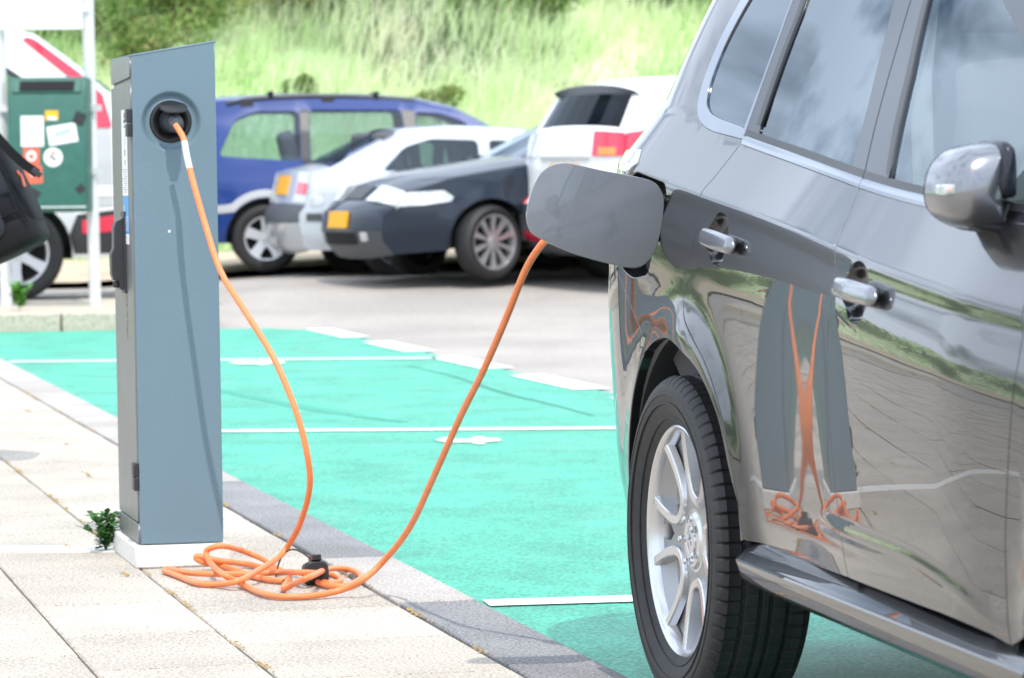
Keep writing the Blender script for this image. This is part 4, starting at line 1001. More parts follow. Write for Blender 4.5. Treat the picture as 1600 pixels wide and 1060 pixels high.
# roof, windscreen, bonnet, nose
def strip(name, rows_, m_, parent=None, smooth=50):
    L = len(rows_[0]); vs2 = [p for r_ in rows_ for p in r_]
    return MB().add(vs2, [(i * L + j, i * L + j + 1, (i + 1) * L + j + 1, (i + 1) * L + j) for i in range(len(rows_) - 1) for j in range(L - 1)]).build(name, m_, parent or CAR, smooth=smooth)
rows_ = []
for i in range(19):
    s = -.56 + 1.57 * i / 18; w0 = lambda t: YS(max(s, -.52), 1.605, t); rows_.append([Vector((s - .12 * (1 - t * t) * max(0, 1 - i / 3), w0(t), 1.605 + (.065 - .03 * abs(s - .1) ** 1.5) * (1 - abs(t) ** 2.4))) for t in [k / 12 - 1 for k in range(25)]])
strip('roof', rows_, M_paint)
apil = spl2([(1.06, 1.605), (1.23, 1.54), (1.46, 1.445), (1.66, 1.345), (1.83, 1.24), (1.965, 1.12), (2.05, 1.02)], 3)
rows_ = [[Vector((s + (.10 + .10 * i / len(apil)) * (1 - t * t), YS(s, z, t), z + .03 * (1 - t * t))) for t in [k / 10 - 1 for k in range(21)]] for i, (s, z) in enumerate(apil)]
strip('windscreen', rows_, M_glass)
fend = seam_f + arc(2.67, .35, .458, .458, 168, 20, 26) + [(3.22, .26), (3.25, .26), (3.30, .34), (3.35, .42), (3.42, .50), (3.44, .55), (3.45, .62), (3.43, .70), (3.40, .76), (3.35, .80), (2.9, .90), (2.3, .965), (2.10, .985)]
cpanel('front_wing', fend, M_paint, [], .045)
fz = [(2.0, 1.0), (2.08, .985), (2.3, .965), (2.9, .90), (3.35, .80)]
rows_ = []
for i in range(20):
    s = 2.0 + 1.35 * i / 19; z = lerp_tab(fz, s); rows_.append([Vector((s + .12 * (1 - t * t) * (i / 19), YS(s, z, t), z + .05 * (1 - t * t))) for t in [k / 10 - 1 for k in range(21)]])
strip('bonnet', rows_, M_paint)
fe = [(3.35, .80), (3.40, .76), (3.43, .70), (3.45, .62), (3.44, .55), (3.42, .50), (3.35, .42), (3.30, .34), (3.25, .26)]
rows_ = [[Vector((s + .14 * (1 - t * t), YS(s, z, t), z)) for t in [k / 10 - 1 for k in range(21)]] for s, z in fe]
strip('front_bumper', rows_, M_paint)
# underside and cabin
MB().box((1.25, 0, .285), (3.7, 1.46, .03)).build('underbody', M_dark, CAR)
MB().box((1.1, 0, .55), (2.6, 1.40, .02)).build('cabin_floor', M_inner, CAR)
strip('headliner', [[Vector((s, .60 * t, 1.585 + .04 * (1 - t * t))) for t in (-1, -.5, 0, .5, 1)] for s in (-.5, 0, .5, .95)], M_headliner)
def seat(x, y):
    s_ = MB().box((x + .10, y, .78), (.50, .48, .16)); so = s_.build('seat', M_seat, CAR, bevel=.05, seg=3)
    MB().box((0, 0, 0), (.15, .46, .62), Matrix.Rotation(R(-14), 3, 'Y')).build('seat_back', M_seat, so, bevel=.05, seg=3).location = (x - .20, y, 1.08)
    MB().box((0, 0, 0), (.10, .26, .17), Matrix.Rotation(R(-10), 3, 'Y')).build('headrest', M_seat, so, bevel=.04, seg=3).location = (x - .29, y, 1.48)
for y in (-.38, .38): seat(1.02, y)
for y in (-.40, .40): seat(.10, y)
MB().tube([(.80, -.63, 1.50), (.82, -.66, 1.30), (.90, -.68, .95)], .022, 8, flat=.2).build('seat_belt', M_belt, CAR)
MB().box((1.72, 0, .92), (.34, 1.42, .20)).build('dashboard', M_inner, CAR, bevel=.05, seg=3)
sw = [(1.50 + .17 * math.cos(a) * -.35, .38 + .18 * math.sin(a), 1.02 + .17 * math.cos(a)) for a in [2 * math.pi * i / 32 for i in range(33)]]
MB().tube(sw, .014, 8, False).build('steering_wheel', M_inner, CAR, smooth=60)
# inner door skins keep light out of the body gaps
for sd in (1, -1):
    vs2 = []
    for s in [-.62, -.42, .44, .6, .9, 1.2, 1.5, 1.8, 2.2]:
        for z in (.30 if .43 < s < 2.25 else .84, .70 if .43 < s < 2.25 else .92, .98, zb(s) - .03): vs2.append(Vector((s, (-(SW(s, z) - .055) if sd > 0 else SL(s, z) - .055), z)))
    MB().add(vs2, [(i * 4 + j, i * 4 + j + 1, (i + 1) * 4 + j + 1, (i + 1) * 4 + j) for i in range(8) for j in range(3)]).build('door_lining', M_inner, CAR)
# ------------------------------------------------------------------ parked cars across the road
M_blue = mat('blue_paint', (0.006, 0.036, 0.19), 0.40, metal=0.0, spec=.35, coat=0.45, coat_rough=0.02)
M_silver = mat('silver_paint', (0.55, 0.59, 0.64), 0.35, metal=0.35, coat=0.8, coat_rough=0.03)
M_navy = mat('navy_paint', (0.005, 0.013, 0.028), 0.40, spec=.3, coat=0.55, coat_rough=0.02)
M_whitep = mat('white_paint', (0.80, 0.80, 0.79), 0.4, coat=0.8, coat_rough=0.03)
M_greyplast = mat('grey_plastic', (0.07, 0.075, 0.085), 0.5)
M_bumpgrey = mat('silver_trim', (0.45, 0.46, 0.47), 0.4)
M_plate = mat('plate_yellow_front', (0.85, 0.42, 0.01), 0.5)
M_carglass = glass_mat('car_glass', (0.58, 0.68, 0.72), 1.75)
M_cardark = glass_mat('car_glass_dark', (0.10, 0.12, 0.15), 1.33)
M_lampglass = mat('headlamp_glass', (0.75, 0.77, 0.78), 0.08, metal=0.3, coat=1.0, noise=(9, 0.6, 1.1))

def simple_wheel(Rw, wd, rim_r, spokes, sw_, name='wheel'):
    b = MB(); y = wd / 2
    MYl = Matrix.Rotation(R(90), 4, 'X')
    b.lathe([(rim_r, -y + .01), (rim_r, y - .012), (rim_r + .015, y), (Rw * .88, y + .006), (Rw * .96, y - .008), (Rw, y - .03), (Rw, -y + .03), (Rw * .92, -y), (rim_r, -y)], 56, MYl)
    tyre = b.mesh(name, M_rubber, 40)
    b = MB(); b.lathe([(rim_r + .002, y - .004), (rim_r - .012, y - .006), (rim_r - .02, y - .03), (rim_r - .03, -.05)], 56, MYl)
    for k in range(spokes):
        a = 2 * math.pi * k / spokes + math.pi / 2
        rad = Vector((math.cos(a), 0, math.sin(a))); tan = Vector((-math.sin(a), 0, math.cos(a))); vs2 = []
        for r_, w_ in ((.03, sw_[0]), (rim_r * .55, sw_[1]), (rim_r - .008, sw_[2])):
            for x_, d_ in ((-w_ - .004, .03), (-w_, 0), (w_, 0), (w_ + .004, .03)): vs2.append(rad * r_ + tan * x_ + Vector((0, -(y - .012 - d_ - .012 * (1 - r_ / rim_r)), 0)))
        b.add(vs2, [(i * 4 + j, i * 4 + j + 1, (i + 1) * 4 + j + 1, (i + 1) * 4 + j) for i in range(2) for j in range(3)])
    b.lathe([(.055, y - .03), (.05, y - .016), (.0, y - .012)], 24, MYl)
    rim = b.mesh('rim', M_alloy, 35)
    back = MB().lathe([(0, .02), (rim_r - .01, .02)], 30, MYl).mesh('wheel_back', M_dark)
    return tyre, rim, back

def build_car(name, label, loc, heading, sp_):
    """heading: world angle of the car's nose"""
    root = empty(name, loc, heading); tag(root, label, 'car', 'cars parked across the road')
    prof = sp_['profile']; W0 = sp_['half']; zt = sp_['width']; s_lo, s_hi = prof[-1][0], prof[0][0]; sc = (s_lo + s_hi) / 2; hl = (s_hi - s_lo) / 2
    paint = sp_['paint']; mats = {'p': paint, 'k': sp_.get('plastic', M_greyplast), 'g': paint}
    def WW(s, z):
        u = abs(s - sc) / hl; w_ = W0 * lerp_tab(zt, z) * (1 - .17 * u ** sp_.get('plan', 5))
        for a in sp_['axles']:
            r = math.hypot(s - a, z - sp_['wheel'][0]); w_ += .022 * math.exp(-((r - .36) / .09) ** 2) if z < .9 else 0
        return w_
    def fp(sd, off=0.0): return lambda s, z: Vector((s, -sd * (WW(s, z) + off), z))
    def fnr(sd):
        def f(s, z):
            e = .004; ds = (WW(s + e, z) - WW(s - e, z)) / (2 * e); dz = (WW(s, z + e) - WW(s, z - e)) / (2 * e)
            return Vector((-ds, -sd, -dz)).normalized()
        return f
    Rw = sp_['wheel'][0]; ar = Rw + .055
    pts = [(p[0], p[1]) for p in prof]
    low = []; zs = pts[-1][1]
    for a in sorted(sp_['axles']):
        a0 = math.degrees(math.asin(max(-1, min(1, (zs - Rw) / ar)))); low += [(a - ar * math.cos(R(a0)), zs)] + arc(a, Rw, ar, ar, 180 - a0, a0, 18)[1:]
    outl = pts + low
    for sd in (1, -1):
        holes = [w_['poly'] for w_ in sp_['windows']]
        d = panel_data(outl, holes, .11, fp(sd), fnr(sd), None, (.004, .02))
        sidep = link('body_side', panel_mesh('body_side', *d, paint), root)
        for w_ in sp_['windows']:
            d = panel_data(inset(w_['poly'], .004), [], .12, fp(sd, -.012), fnr(sd)); link('window', panel_mesh('window', *d, w_.get('mat', M_carglass)), sidep)
        for nm, poly, m_, off in sp_.get('side_patches', []):
            d = panel_data(poly, [], .06, fp(sd, off), fnr(sd), (.004, .03)); link(nm, panel_mesh(nm, *d, m_), sidep)
        for path in sp_.get('seams', []):      # door shut lines: narrow dark channels
            pp = spl2(path, 5); mb_ = MB(); v_ = []
            for i_, (s_, z_) in enumerate(pp):
                t_ = Vector(pp[min(i_ + 1, len(pp) - 1)]) - Vector(pp[max(i_ - 1, 0)]); q_ = Vector((-t_.y, t_.x)).normalized() * .005
                v_ += [fp(sd, .0015)(s_ - q_.x, z_ - q_.y), fp(sd, .0015)(s_ + q_.x, z_ + q_.y)]
            mb_.add(v_, [(2 * i_, 2 * i_ + 1, 2 * i_ + 3, 2 * i_ + 2) for i_ in range(len(pp) - 1)]).build('shut_line', M_dark, sidep)
        for s, z in sp_.get('handles', []):
            b = MB().tube([fp(sd, .004)(s - .09, z), fp(sd, .035)(s - .05, z), fp(sd, .035)(s + .05, z), fp(sd, .004)(s + .09, z)], .013, 8); b.build('door_handle', paint, sidep, smooth=50)
    # centre strip
    N = len(pts); nrm = []
    for i in range(N):
        a, b_, c = pts[max(i - 1, 0)], pts[i], pts[min(i + 1, N - 1)]
        t = Vector((c[0] - a[0], c[1] - a[1])).normalized(); nrm.append(Vector((-t.y, t.x)) if False else Vector((t.y * -1, t.x)))
    # outward: away from the middle of the car
    for i in range(N):
        v = Vector((pts[i][0] - sc, pts[i][1] - .75))
        if nrm[i].dot(v) < 0: nrm[i] = -nrm[i]
    crown = sp_.get('crown', .05)
    def P(i, f):
        s, z = pts[i]; w_ = WW(s, z); k = crown * (1 - abs(f) ** 2.5); return Vector((s + nrm[i].x * k * (1.8 if abs(nrm[i].x) > .7 else 1), -w_ * f, z + nrm[i].y * k))
    F = [-1, -.94, -.86, -.7, -.5, -.25, 0, .25, .5, .7, .86, .94, 1]
    groups = {}
    run = 0
    for i in range(N - 1):
        if i and mats[prof[i][2]] is not mats[prof[i - 1][2]]: run += 1
        groups.setdefault((mats[prof[i][2]].name, run), []).append(i)
    first = None
    for (mname, _run), idx in groups.items():
        m_ = bpy.data.materials[mname]; b = MB()
        for i in idx:
            gl = prof[i][2] == 'g'
            for f0, f1 in zip(F, F[1:]):
                if gl and f0 >= -.87 and f1 <= .87: continue
                b.add([P(i, f0), P(i, f1), P(i + 1, f1), P(i + 1, f0)], [(0, 1, 2, 3)])
        bb = bmesh.new(); 
        for v in b.v: bb.verts.new(v)
        bb.verts.ensure_lookup_table()
        for f in b.f: bb.faces.new([bb.verts[i] for i in f])
        bmesh.ops.remove_doubles(bb, verts=bb.verts, dist=.0005); bmesh.ops.recalc_face_normals(bb, faces=bb.faces)
        me = bpy.data.meshes.new('body_shell'); bb.to_mesh(me); bb.free(); me.materials.append(m_); me.shade_smooth(); me.set_sharp_from_angle(angle=R(48))
        o = link('bumper' if m_ is mats['k'] else 'body', me, root)
    gi = [i for i in range(N - 1) if prof[i][2] == 'g']
    for i in gi:
        b = MB()
        FF = [f for f in F if abs(f) <= .861]
        for f0, f1 in zip(FF, FF[1:]): b.add([P(i, f0), P(i, f1), P(i + 1, f1), P(i + 1, f0)], [(0, 1, 2, 3)])
        b.build('windscreen' if pts[i][0] > sc else 'rear_window', sp_.get('wsmat', M_carglass) if pts[i][0] > sc else sp_.get('rwmat', M_carglass), root, smooth=50)
    # patches on the ends: (name, segment index, t0, t1, f0, f1, offset, material)
    for nm, i, t0, t1, f0, f1, off, m_ in sp_.get('patches', []):
        b = MB(); K = 6; vs2 = []
        for t in (t0, (t0 + t1) / 2, t1):
            for k in range(K + 1):
                f = f0 + (f1 - f0) * k / K; p = P(i, f) * (1 - t) + P(i + 1, f) * t; nn = nrm[i] * (1 - t) + nrm[i + 1] * t; vs2.append(p + Vector((nn.x, 0, nn.y)) * off)
        n0 = len(vs2); vs2 += [p - Vector((nrm[i].x, 0, nrm[i].y)) * (off + .03) for p in vs2]
        fs = [(r_ * (K + 1) + k, r_ * (K + 1) + k + 1, (r_ + 1) * (K + 1) + k + 1, (r_ + 1) * (K + 1) + k) for r_ in range(2) for k in range(K)]
        rim_ = list(range(K + 1)) + [K + (K + 1), 2 * (K + 1) + K] + [2 * (K + 1) + k for k in range(K - 1, -1, -1)] + [K + 1]
        fs += [(rim_[j], rim_[(j + 1) % len(rim_)], rim_[(j + 1) % len(rim_)] + n0, rim_[j] + n0) for j in range(len(rim_))]
        b.add(vs2, fs).build(nm, m_, root, smooth=40)
    ty, ri, ba = simple_wheel(Rw, .20, sp_['wheel'][1], *sp_['rim'])
    for ai, a in enumerate(sp_['axles']):
        for sd in (1, -1):
            wh = link('wheel', ty, root); wh.location = (a, -sd * (W0 * .995 - .10), Rw); wh.rotation_euler = (0, 0, (0 if sd > 0 else math.pi) + (sp_.get('steer', 0) if a == max(sp_['axles']) else 0))
            link('rim', ri, wh); link('wheel_back', ba, wh)
        for sd in (1, -1):
            b = MB(); K = 16; vs2 = []
            for y in (W0 * .97, W0 * .55):
                for k in range(K + 1): q = R(-8 + 196 * k / K); vs2.append((a + (ar + .004) * math.cos(q), -sd * y, Rw + (ar + .004) * math.sin(q)))
            b.add(vs2, [(k, k + 1, K + 2 + k, K + 1 + k) for k in range(K)] + [tuple(range(K + 1, 2 * K + 2))]); b.build('wheel_arch_liner', M_black, root, smooth=50)
    MB().box((sc, 0, zs + .04), (hl * 1.8, W0 * 1.5, .06)).build('underbody', M_dark, root)
    MB().box((sc - .1, 0, .55), (hl * 1.1, W0 * 1.6, .05)).build('cabin_floor', M_inner, root)
    for x in sp_.get('seats', []):
        for y in (-.37, .37):
            so = MB().box((x, y, .78), (.5, .48, .2)).build('seat', M_seat, root, bevel=.05)
            o = MB().box((0, 0, 0), (.14, .46, .6), Matrix.Rotation(R(-14), 3, 'Y')).build('seat_back', M_seat, so, bevel=.05); o.location = (x - .28, y, 1.02)
    if sp_.get('mirrors'):
        s, z = sp_['mirrors']
        for sd in (1, -1):
            b = MB(); b.lathe([(0, -.06), (.06, -.05), (.085, 0), (.07, .05), (0, .07)], 16, Matrix.Translation((s, -sd * (WW(s, z) + .10), z + .03)) @ Matrix.Rotation(R(90), 4, 'Y')); b.tube([(s - .01, -sd * (WW(s, z) - .01), z - .01), (s - .01, -sd * (WW(s, z) + .06), z + .01)], .025, 8); b.build('wing_mirror', paint, root, smooth=50)
    if sp_.get('rails'):
        s0, s1, z0, z1 = sp_['rails']
        for sd in (1, -1):
            K = 10; b = MB(); path = [(s0 + (s1 - s0) * k / K, -sd * (WW((s0 + s1) / 2, z0) - .02), z0 + (z1 - z0) * k / K + .05 * math.sin(math.pi * min(1, k / K)) ** .3 + .025 * math.sin(math.pi * k / K)) for k in range(K + 1)]
            b.tube(path, .018, 8)
            for k in (1, 5, 9): p = path[k]; b.box((p[0], p[1], p[2] - .035), (.12, .035, .075))
            b.build('roof_rail', M_black, root, smooth=40)
        for k in (.22, .74):
            s = s0 + (s1 - s0) * k; z = z0 + (z1 - z0) * k + .105; w_ = WW(s, z0) - .02
            MB().box((s, 0, z), (.05, 2 * w_ + .1, .03)).build('roof_bar', M_black, root, bevel=.008)
    return root
HD = lambda x, y: math.atan2(y, x)
WT = [(.2, .92), (.4, .985), (.6, 1.0), (.85, .99), (.95, .955), (1.05, .925), (1.3, .82), (1.5, .70), (1.7, .62)]

# blue people carrier, seen broadside, nose to the right
blue = dict(paint=M_blue, half=.87, wheel=(.315, .205), axles=[0, 2.70], width=WT, plan=5, crown=.045,
    profile=[(3.50, .25, 'p'), (3.58, .45, 'p'), (3.56, .62, 'p'), (3.40, .82, 'p'), (2.75, 1.00, 'g'), (1.80, 1.50, 'p'), (1.45, 1.585, 'p'), (.9, 1.625, 'p'), (.2, 1.63, 'p'), (-.45, 1.60, 'p'), (-.66, 1.54, 'g'), (-.80, 1.02, 'p'), (-.86, .90, 'p'), (-.88, .55, 'p'), (-.80, .27, 'p')],
    windows=[dict(poly=rrect([(-.44, 1.08), (.33, 1.02), (.33, 1.50), (-.08, 1.50), (-.28, 1.42)], .07)), dict(poly=rrect([(.42, 1.015), (1.36, .96), (1.28, 1.505), (.42, 1.51)], .05)), dict(poly=rrect([(1.45, .955), (2.35, .94), (1.85, 1.40), (1.65, 1.47), (1.41, 1.485)], .05))],
    side_patches=[('window_pillar', [(.335, 1.02), (.415, 1.015), (.415, 1.51), (.335, 1.505)], M_black, .003), ('window_pillar', [(1.365, .96), (1.445, .955), (1.405, 1.49), (1.285, 1.50)], M_black, .003),
                  ('side_moulding', [(-.86, .60), (-.40, .62)] + arc(0, .315, .45, .45, 135, 45, 10) + [(.4, .60), (2.25, .58), (2.25, .52), (.42, .54)] + arc(0, .315, .385, .385, 40, 140, 10) + [(-.42, .55), (-.86, .53)], M_bumpgrey, .012)],
    seams=[[(.38, 1.0), (.37, .75), (.46, .5), (.5, .32)], [(1.40, .95), (1.42, .6), (1.40, .32)], [(2.38, .93), (2.36, .6), (2.24, .34)]], handles=[(.52, .86), (1.52, .83)], rim=(5, (.045, .042, .052)), seats=[.55, 1.45], mirrors=(2.15, .95), rails=(-.35, 1.55, 1.57, 1.55))
build_car('people_carrier', 'royal blue people carrier with black roof rails behind the charging post', (-2.36, 33.0, .25), HD(1, .10), blue)
# silver hatchback, tail towards the camera
silver = dict(paint=M_silver, half=.84, wheel=(.30, .19), axles=[0, 2.55], width=WT, plan=4.5, crown=.05,
    profile=[(3.30, .25, 'p'), (3.36, .45, 'p'), (3.32, .62, 'p'), (3.15, .75, 'p'), (2.40, .90, 'g'), (1.65, 1.24, 'p'), (1.25, 1.31, 'p'), (.6, 1.33, 'p'), (.10, 1.295, 'g'), (-.55, .98, 'p'), (-.74, .94, 'p'), (-.80, .66, 'k'), (-.86, .58, 'k'), (-.86, .50, 'p'), (-.82, .30, 'p'), (-.76, .25, 'p')],
    windows=[dict(poly=rrect([(-.12, .955), (.80, .925), (.80, 1.23), (.36, 1.245), (.10, 1.17)], .06)), dict(poly=rrect([(.90, .92), (1.95, .88), (1.62, 1.13), (1.40, 1.21), (.90, 1.23)], .05))],
    side_patches=[('tail_light', rrect([(-.78, .65), (-.66, .655), (-.64, .78), (-.74, .82)], .03), M_clear, .008), ('side_moulding', [(-.80, .52), (-.42, .52), (-.42, .58), (-.80, .58)], M_greyplast, .012), ('side_moulding', [(.42, .52), (2.1, .50), (2.1, .55), (.42, .57)], M_greyplast, .012)],
    seams=[[(.85, .92), (.86, .6), (.80, .32)], [(2.0, .88), (2.0, .6), (1.92, .32)]], handles=[(.98, .80)], rim=(9, (.022, .018, .02)), seats=[.35, 1.25], mirrors=(1.90, .90),
    patches=[('number_plate', 10, .18, .75, -.30, .30, .012, M_plate), ('tail_light', 10, .05, .95, .66, .985, .012, M_clear), ('tail_light', 10, .05, .95, -.985, -.66, .012, M_clear), ('tail_light', 10, .35, .7, .70, .97, .02, M_red)])
build_car('silver_hatchback', 'pale silver hatchback showing its tail and yellow plate beside the blue people carrier', (-1.27, 31.8, .22), HD(.955, .30), silver)
# dark navy car, nose towards the camera
navy = dict(paint=M_navy, half=.87, wheel=(.315, .235), axles=[0, 2.70], width=WT, plan=4, crown=.07, steer=.28,
    profile=[(3.52, .22, 'k'), (3.62, .33, 'k'), (3.64, .42, 'p'), (3.63, .55, 'p'), (3.54, .62, 'p'), (3.44, .74, 'p'), (3.0, .87, 'p'), (2.22, .98, 'g'), (1.45, 1.36, 'p'), (1.1, 1.43, 'p'), (.4, 1.42, 'p'), (-.1, 1.36, 'g'), (-.75, .98, 'p'), (-.92, .92, 'p'), (-.95, .60, 'p'), (-.86, .25, 'p')],
    windows=[dict(poly=rrect([(.0, .98), (.95, .95), (.95, 1.33), (.35, 1.33)], .05)), dict(poly=rrect([(1.05, .95), (2.0, .95), (1.50, 1.27), (1.05, 1.33)], .05))],
    side_patches=[('headlight', [(3.52, .625), (3.30, .635), (3.06, .665), (3.04, .70), (3.12, .752), (3.42, .738)], M_lampglass, .012), ('side_moulding', [(2.30 - 1.9, .50), (2.28, .50), (2.28, .56), (.4, .56)], M_navy, .014)],
    seams=[[(2.18, .95), (2.22, .75), (2.14, .5), (2.10, .3)], [(1.0, .95), (1.0, .6), (.96, .3)]], handles=[(1.2, .84)], rim=(10, (.014, .016, .026)), seats=[.45, 1.35], mirrors=(2.1, .94),
    patches=[('headlight', 4, .05, .98, .42, 1.012, .012, M_lampglass), ('headlight', 4, .05, .98, -1.012, -.42, .012, M_lampglass), ('grille', 4, .1, .9, -.26, .26, .010, M_black), ('number_plate', 2, .15, .95, -.29, .29, .022, M_plate),
             ('fog_lamp', 1, .25, .85, .62, .74, .012, M_lampglass), ('fog_lamp', 1, .25, .85, -.74, -.62, .012, M_lampglass), ('grille', 1, .05, .85, -.5, .5, .008, M_dark)])
NVX, NVY = -.52, 30.03
build_car('navy_saloon', 'dark navy car facing the camera with a yellow front plate and turned wheel', (NVX + 2.70 * .908 , NVY + 2.70 * .419, .25), HD(-.908, -.419), navy)
# white suv, tail towards the camera
wsuv = dict(paint=M_whitep, half=.90, wheel=(.35, .225), axles=[0, 2.67], width=[(.2, .92), (.4, .985), (.6, 1.0), (.95, .985), (1.1, .93), (1.3, .84), (1.5, .74), (1.75, .64)], plan=5, crown=.06, wsmat=M_cardark, rwmat=M_cardark,
    profile=[(3.50, .30, 'k'), (3.56, .5, 'p'), (3.52, .75, 'p'), (3.35, .92, 'p'), (2.4, 1.06, 'g'), (1.55, 1.55, 'p'), (1.1, 1.66, 'p'), (.3, 1.70, 'p'), (-.45, 1.66, 'p'), (-.80, 1.60, 'k'), (-.74, 1.56, 'g'), (-.92, 1.28, 'p'), (-.97, 1.245, 'p'), (-1.01, 1.06, 'p'), (-1.0, .72, 'p'), (-1.08, .66, 'k'), (-1.08, .46, 'k'), (-.98, .32, 'k'), (-.9, .28, 'k')],
    windows=[dict(poly=rrect([(-.45, 1.22), (.02, 1.18), (.02, 1.55), (-.22, 1.55)], .05), mat=M_cardark), dict(poly=rrect([(.12, 1.17), (.95, 1.12), (.95, 1.57), (.12, 1.57)], .05), mat=M_cardark), dict(poly=rrect([(1.05, 1.12), (2.0, 1.06), (1.5, 1.45), (1.05, 1.56)], .05))],
    side_patches=[('tail_light', [(-1.0, 1.07), (-.80, 1.06), (-.68, 1.14), (-.22, 1.19), (-.38, 1.235), (-.72, 1.275), (-.95, 1.25)], M_red, .012), ('side_moulding', [(-1.05, .35), (-.42, .35), (-.40, .48), (-.50, .66), (-1.05, .68)], M_greyplast, .010)],
    handles=[(.25, 1.0), (1.15, .96)], rim=(8, (.02, .022, .03)), seats=[.4, 1.35], mirrors=(2.0, 1.06),
    patches=[('tail_light', 12, .0, 1.0, -.985, -.60, .02, M_clear), ('tail_light', 12, .0, 1.0, .55, 1.015, .02, M_red), ('indicator', 12, .66, .97, .66, .92, .026, M_amber),
             ('tailgate_trim', 13, .0, .10, -.5, .5, .02, M_bumpgrey), ('number_plate', 13, .2, .55, -.28, .28, .012, M_plate), ('reflector', 16, .1, .6, .55, .92, .012, M_red), ('reflector', 16, .1, .6, -.92, -.55, .012, M_red), ('fog_lamp', 14, .0, .95, -.97, -.80, .012, M_red)])
build_car('white_suv', 'tall white suv with red wraparound tail lamps behind the open charging flap', (1.34, 29.55, .22), HD(.80, .60), wsuv)
# white suv at the far left, tail to the right
lsuv = dict(paint=M_whitep, half=.84, wheel=(.32, .22), axles=[0, 2.45], width=[(.2, .93), (.4, .985), (.6, 1.0), (.95, .985), (1.1, .95), (1.3, .87), (1.6, .77), (1.8, .70)], plan=6, crown=.05,
    profile=[(3.20, .30, 'k'), (3.26, .5, 'p'), (3.22, .78, 'p'), (3.05, .95, 'p'), (2.2, 1.08, 'g'), (1.45, 1.60, 'p'), (1.1, 1.76, 'p'), (.3, 1.81, 'p'), (-.04, 1.80, 'p'), (-.14, 1.775, 'p'), (-.45, 1.545, 'g'), (-.61, 1.40, 'p'), (-.665, 1.18, 'p'), (-.675, .62, 'p'), (-.72, .585, 'k'), (-.72, .40, 'k'), (-.64, .28, 'k')],
    windows=[dict(poly=rrect([(-.30, 1.13), (.22, 1.12), (.22, 1.60), (.10, 1.62), (-.16, 1.44)], .08), mat=M_carglass), dict(poly=rrect([(.34, 1.11), (1.1, 1.08), (1.1, 1.64), (.34, 1.63)], .05)), dict(poly=rrect([(1.2, 1.08), (2.0, 1.06), (1.5, 1.5), (1.2, 1.62)], .05))],
    side_patches=[('tail_light', [(-.10, 1.78), (-.155, 1.758), (-.445, 1.535), (-.60, 1.385), (-.655, 1.19), (-.655, 1.165), (-.53, 1.165), (-.535, 1.26), (-.50, 1.38), (-.40, 1.495), (-.07, 1.765)], M_red, .014), ('tail_panel', [(-.66, .63), (-.50, .63), (-.50, 1.15), (-.655, 1.15)], M_bumpgrey, .006), ('tail_panel', [(-.66, .70), (-.50, .70), (-.50, .76), (-.66, .76)], M_whitep, .012),
                  ('bumper_side', [(-.70, .31), (-.40, .31), (-.37, .44), (-.42, .57), (-.70, .60)], M_black, .012), ('reflector', [(-.69, .46), (-.45, .445), (-.45, .53), (-.69, .565)], M_red, .02)],
    handles=[(.5, .98), (1.4, .95)], rim=(6, (.035, .03, .04)), seats=[.4, 1.35], mirrors=(1.95, 1.06), wsmat=M_cardark, rwmat=M_carglass)
wc = build_car('white_estate', 'white suv with a long red tail lamp parked behind the green litter bin', (-4.29, 29.9, .12), HD(-1, -.15), lsuv); wc.scale = (1.24, 1.24, 1.24)

# ------------------------------------------------------------------ litter bin and information board on the island
M_galv = mat('galvanised', (0.66, 0.67, 0.67), 0.45, metal=0.15, noise=(8, 0.9, 1.05))
M_bin = mat('bin_green', (0.022, 0.115, 0.085), 0.42, noise=(12, 0.85, 1.1))
M_board = mat('board_white', (0.80, 0.80, 0.79), 0.5)
M_dgreen = mat('board_print', (0.20, 0.32, 0.22), 0.6)
board = empty('information_board', (-3.66, 27.5, .12)); tag(board, 'white information board standing on two white poles behind the green bin', 'sign')
for x, ln in ((-.365, -.020), (.345, -.022)):
    MB().tube([(x, 0, .0), (x + ln * 1.6, 0, 3.4)], .048, 16).build('pole', M_galv, board, smooth=50)
bd = MB().box((-.045, -.075, 2.75), (.66, .03, 1.12)).build('board', M_board, board, bevel=.006)
MB().box((-.045, -.092, 2.44 + .30), (.43, .004, .42)).build('print', M_dgreen, bd)
for x in (-.39, .30):
    for z in (2.35, 3.1): MB().box((x + .01, -.045, z), (.06, .05, .04)).build('clamp', M_galv, bd)
binr = empty('litter_bin', (-3.625, 27.1, .09)); tag(binr, 'dark green litter bin covered in stickers hanging between the white poles', 'litter bin')
bw, bd_ = .31, .40; zb0, zb1, zt_ = .78, 1.68, 1.84
Mx = Matrix(((0, 0, 1, 0), (1, 0, 0, 0), (0, 1, 0, 0), (0, 0, 0, 1)))
b_ = MB().prism([(0, zb0), (bd_, zb0), (bd_, zt_), (.11, zt_), (.0, zb1)], -bw, bw, Mx); b_.build('bin_body', M_bin, binr, bevel=.02, seg=3)
Rt = math.atan2(.11, zt_ - zb1)
hd = MB(); ang = Matrix.Rotation(-Rt, 3, 'X')
hd.box((0, .047, 1.765), (.54, .02, .125), ang); hd.build('hood', M_bin, binr, bevel=.008)
MB().box((0, .038, 1.766), (.43, .02, .095), ang).build('opening', M_dark, binr, bevel=.006)
MB().box((0, -.008, zb0 + .04), (.60, .012, .012)).build('base_rail', M_galv, binr)
for x, z, l_ in ((-.35, 1.1, .16), (.33, 1.1, .12), (-.35, 1.6, .16), (.33, 1.6, .12)): MB().box((x, .34, z), (l_, .03, .05)).build('bracket', M_galv, binr)
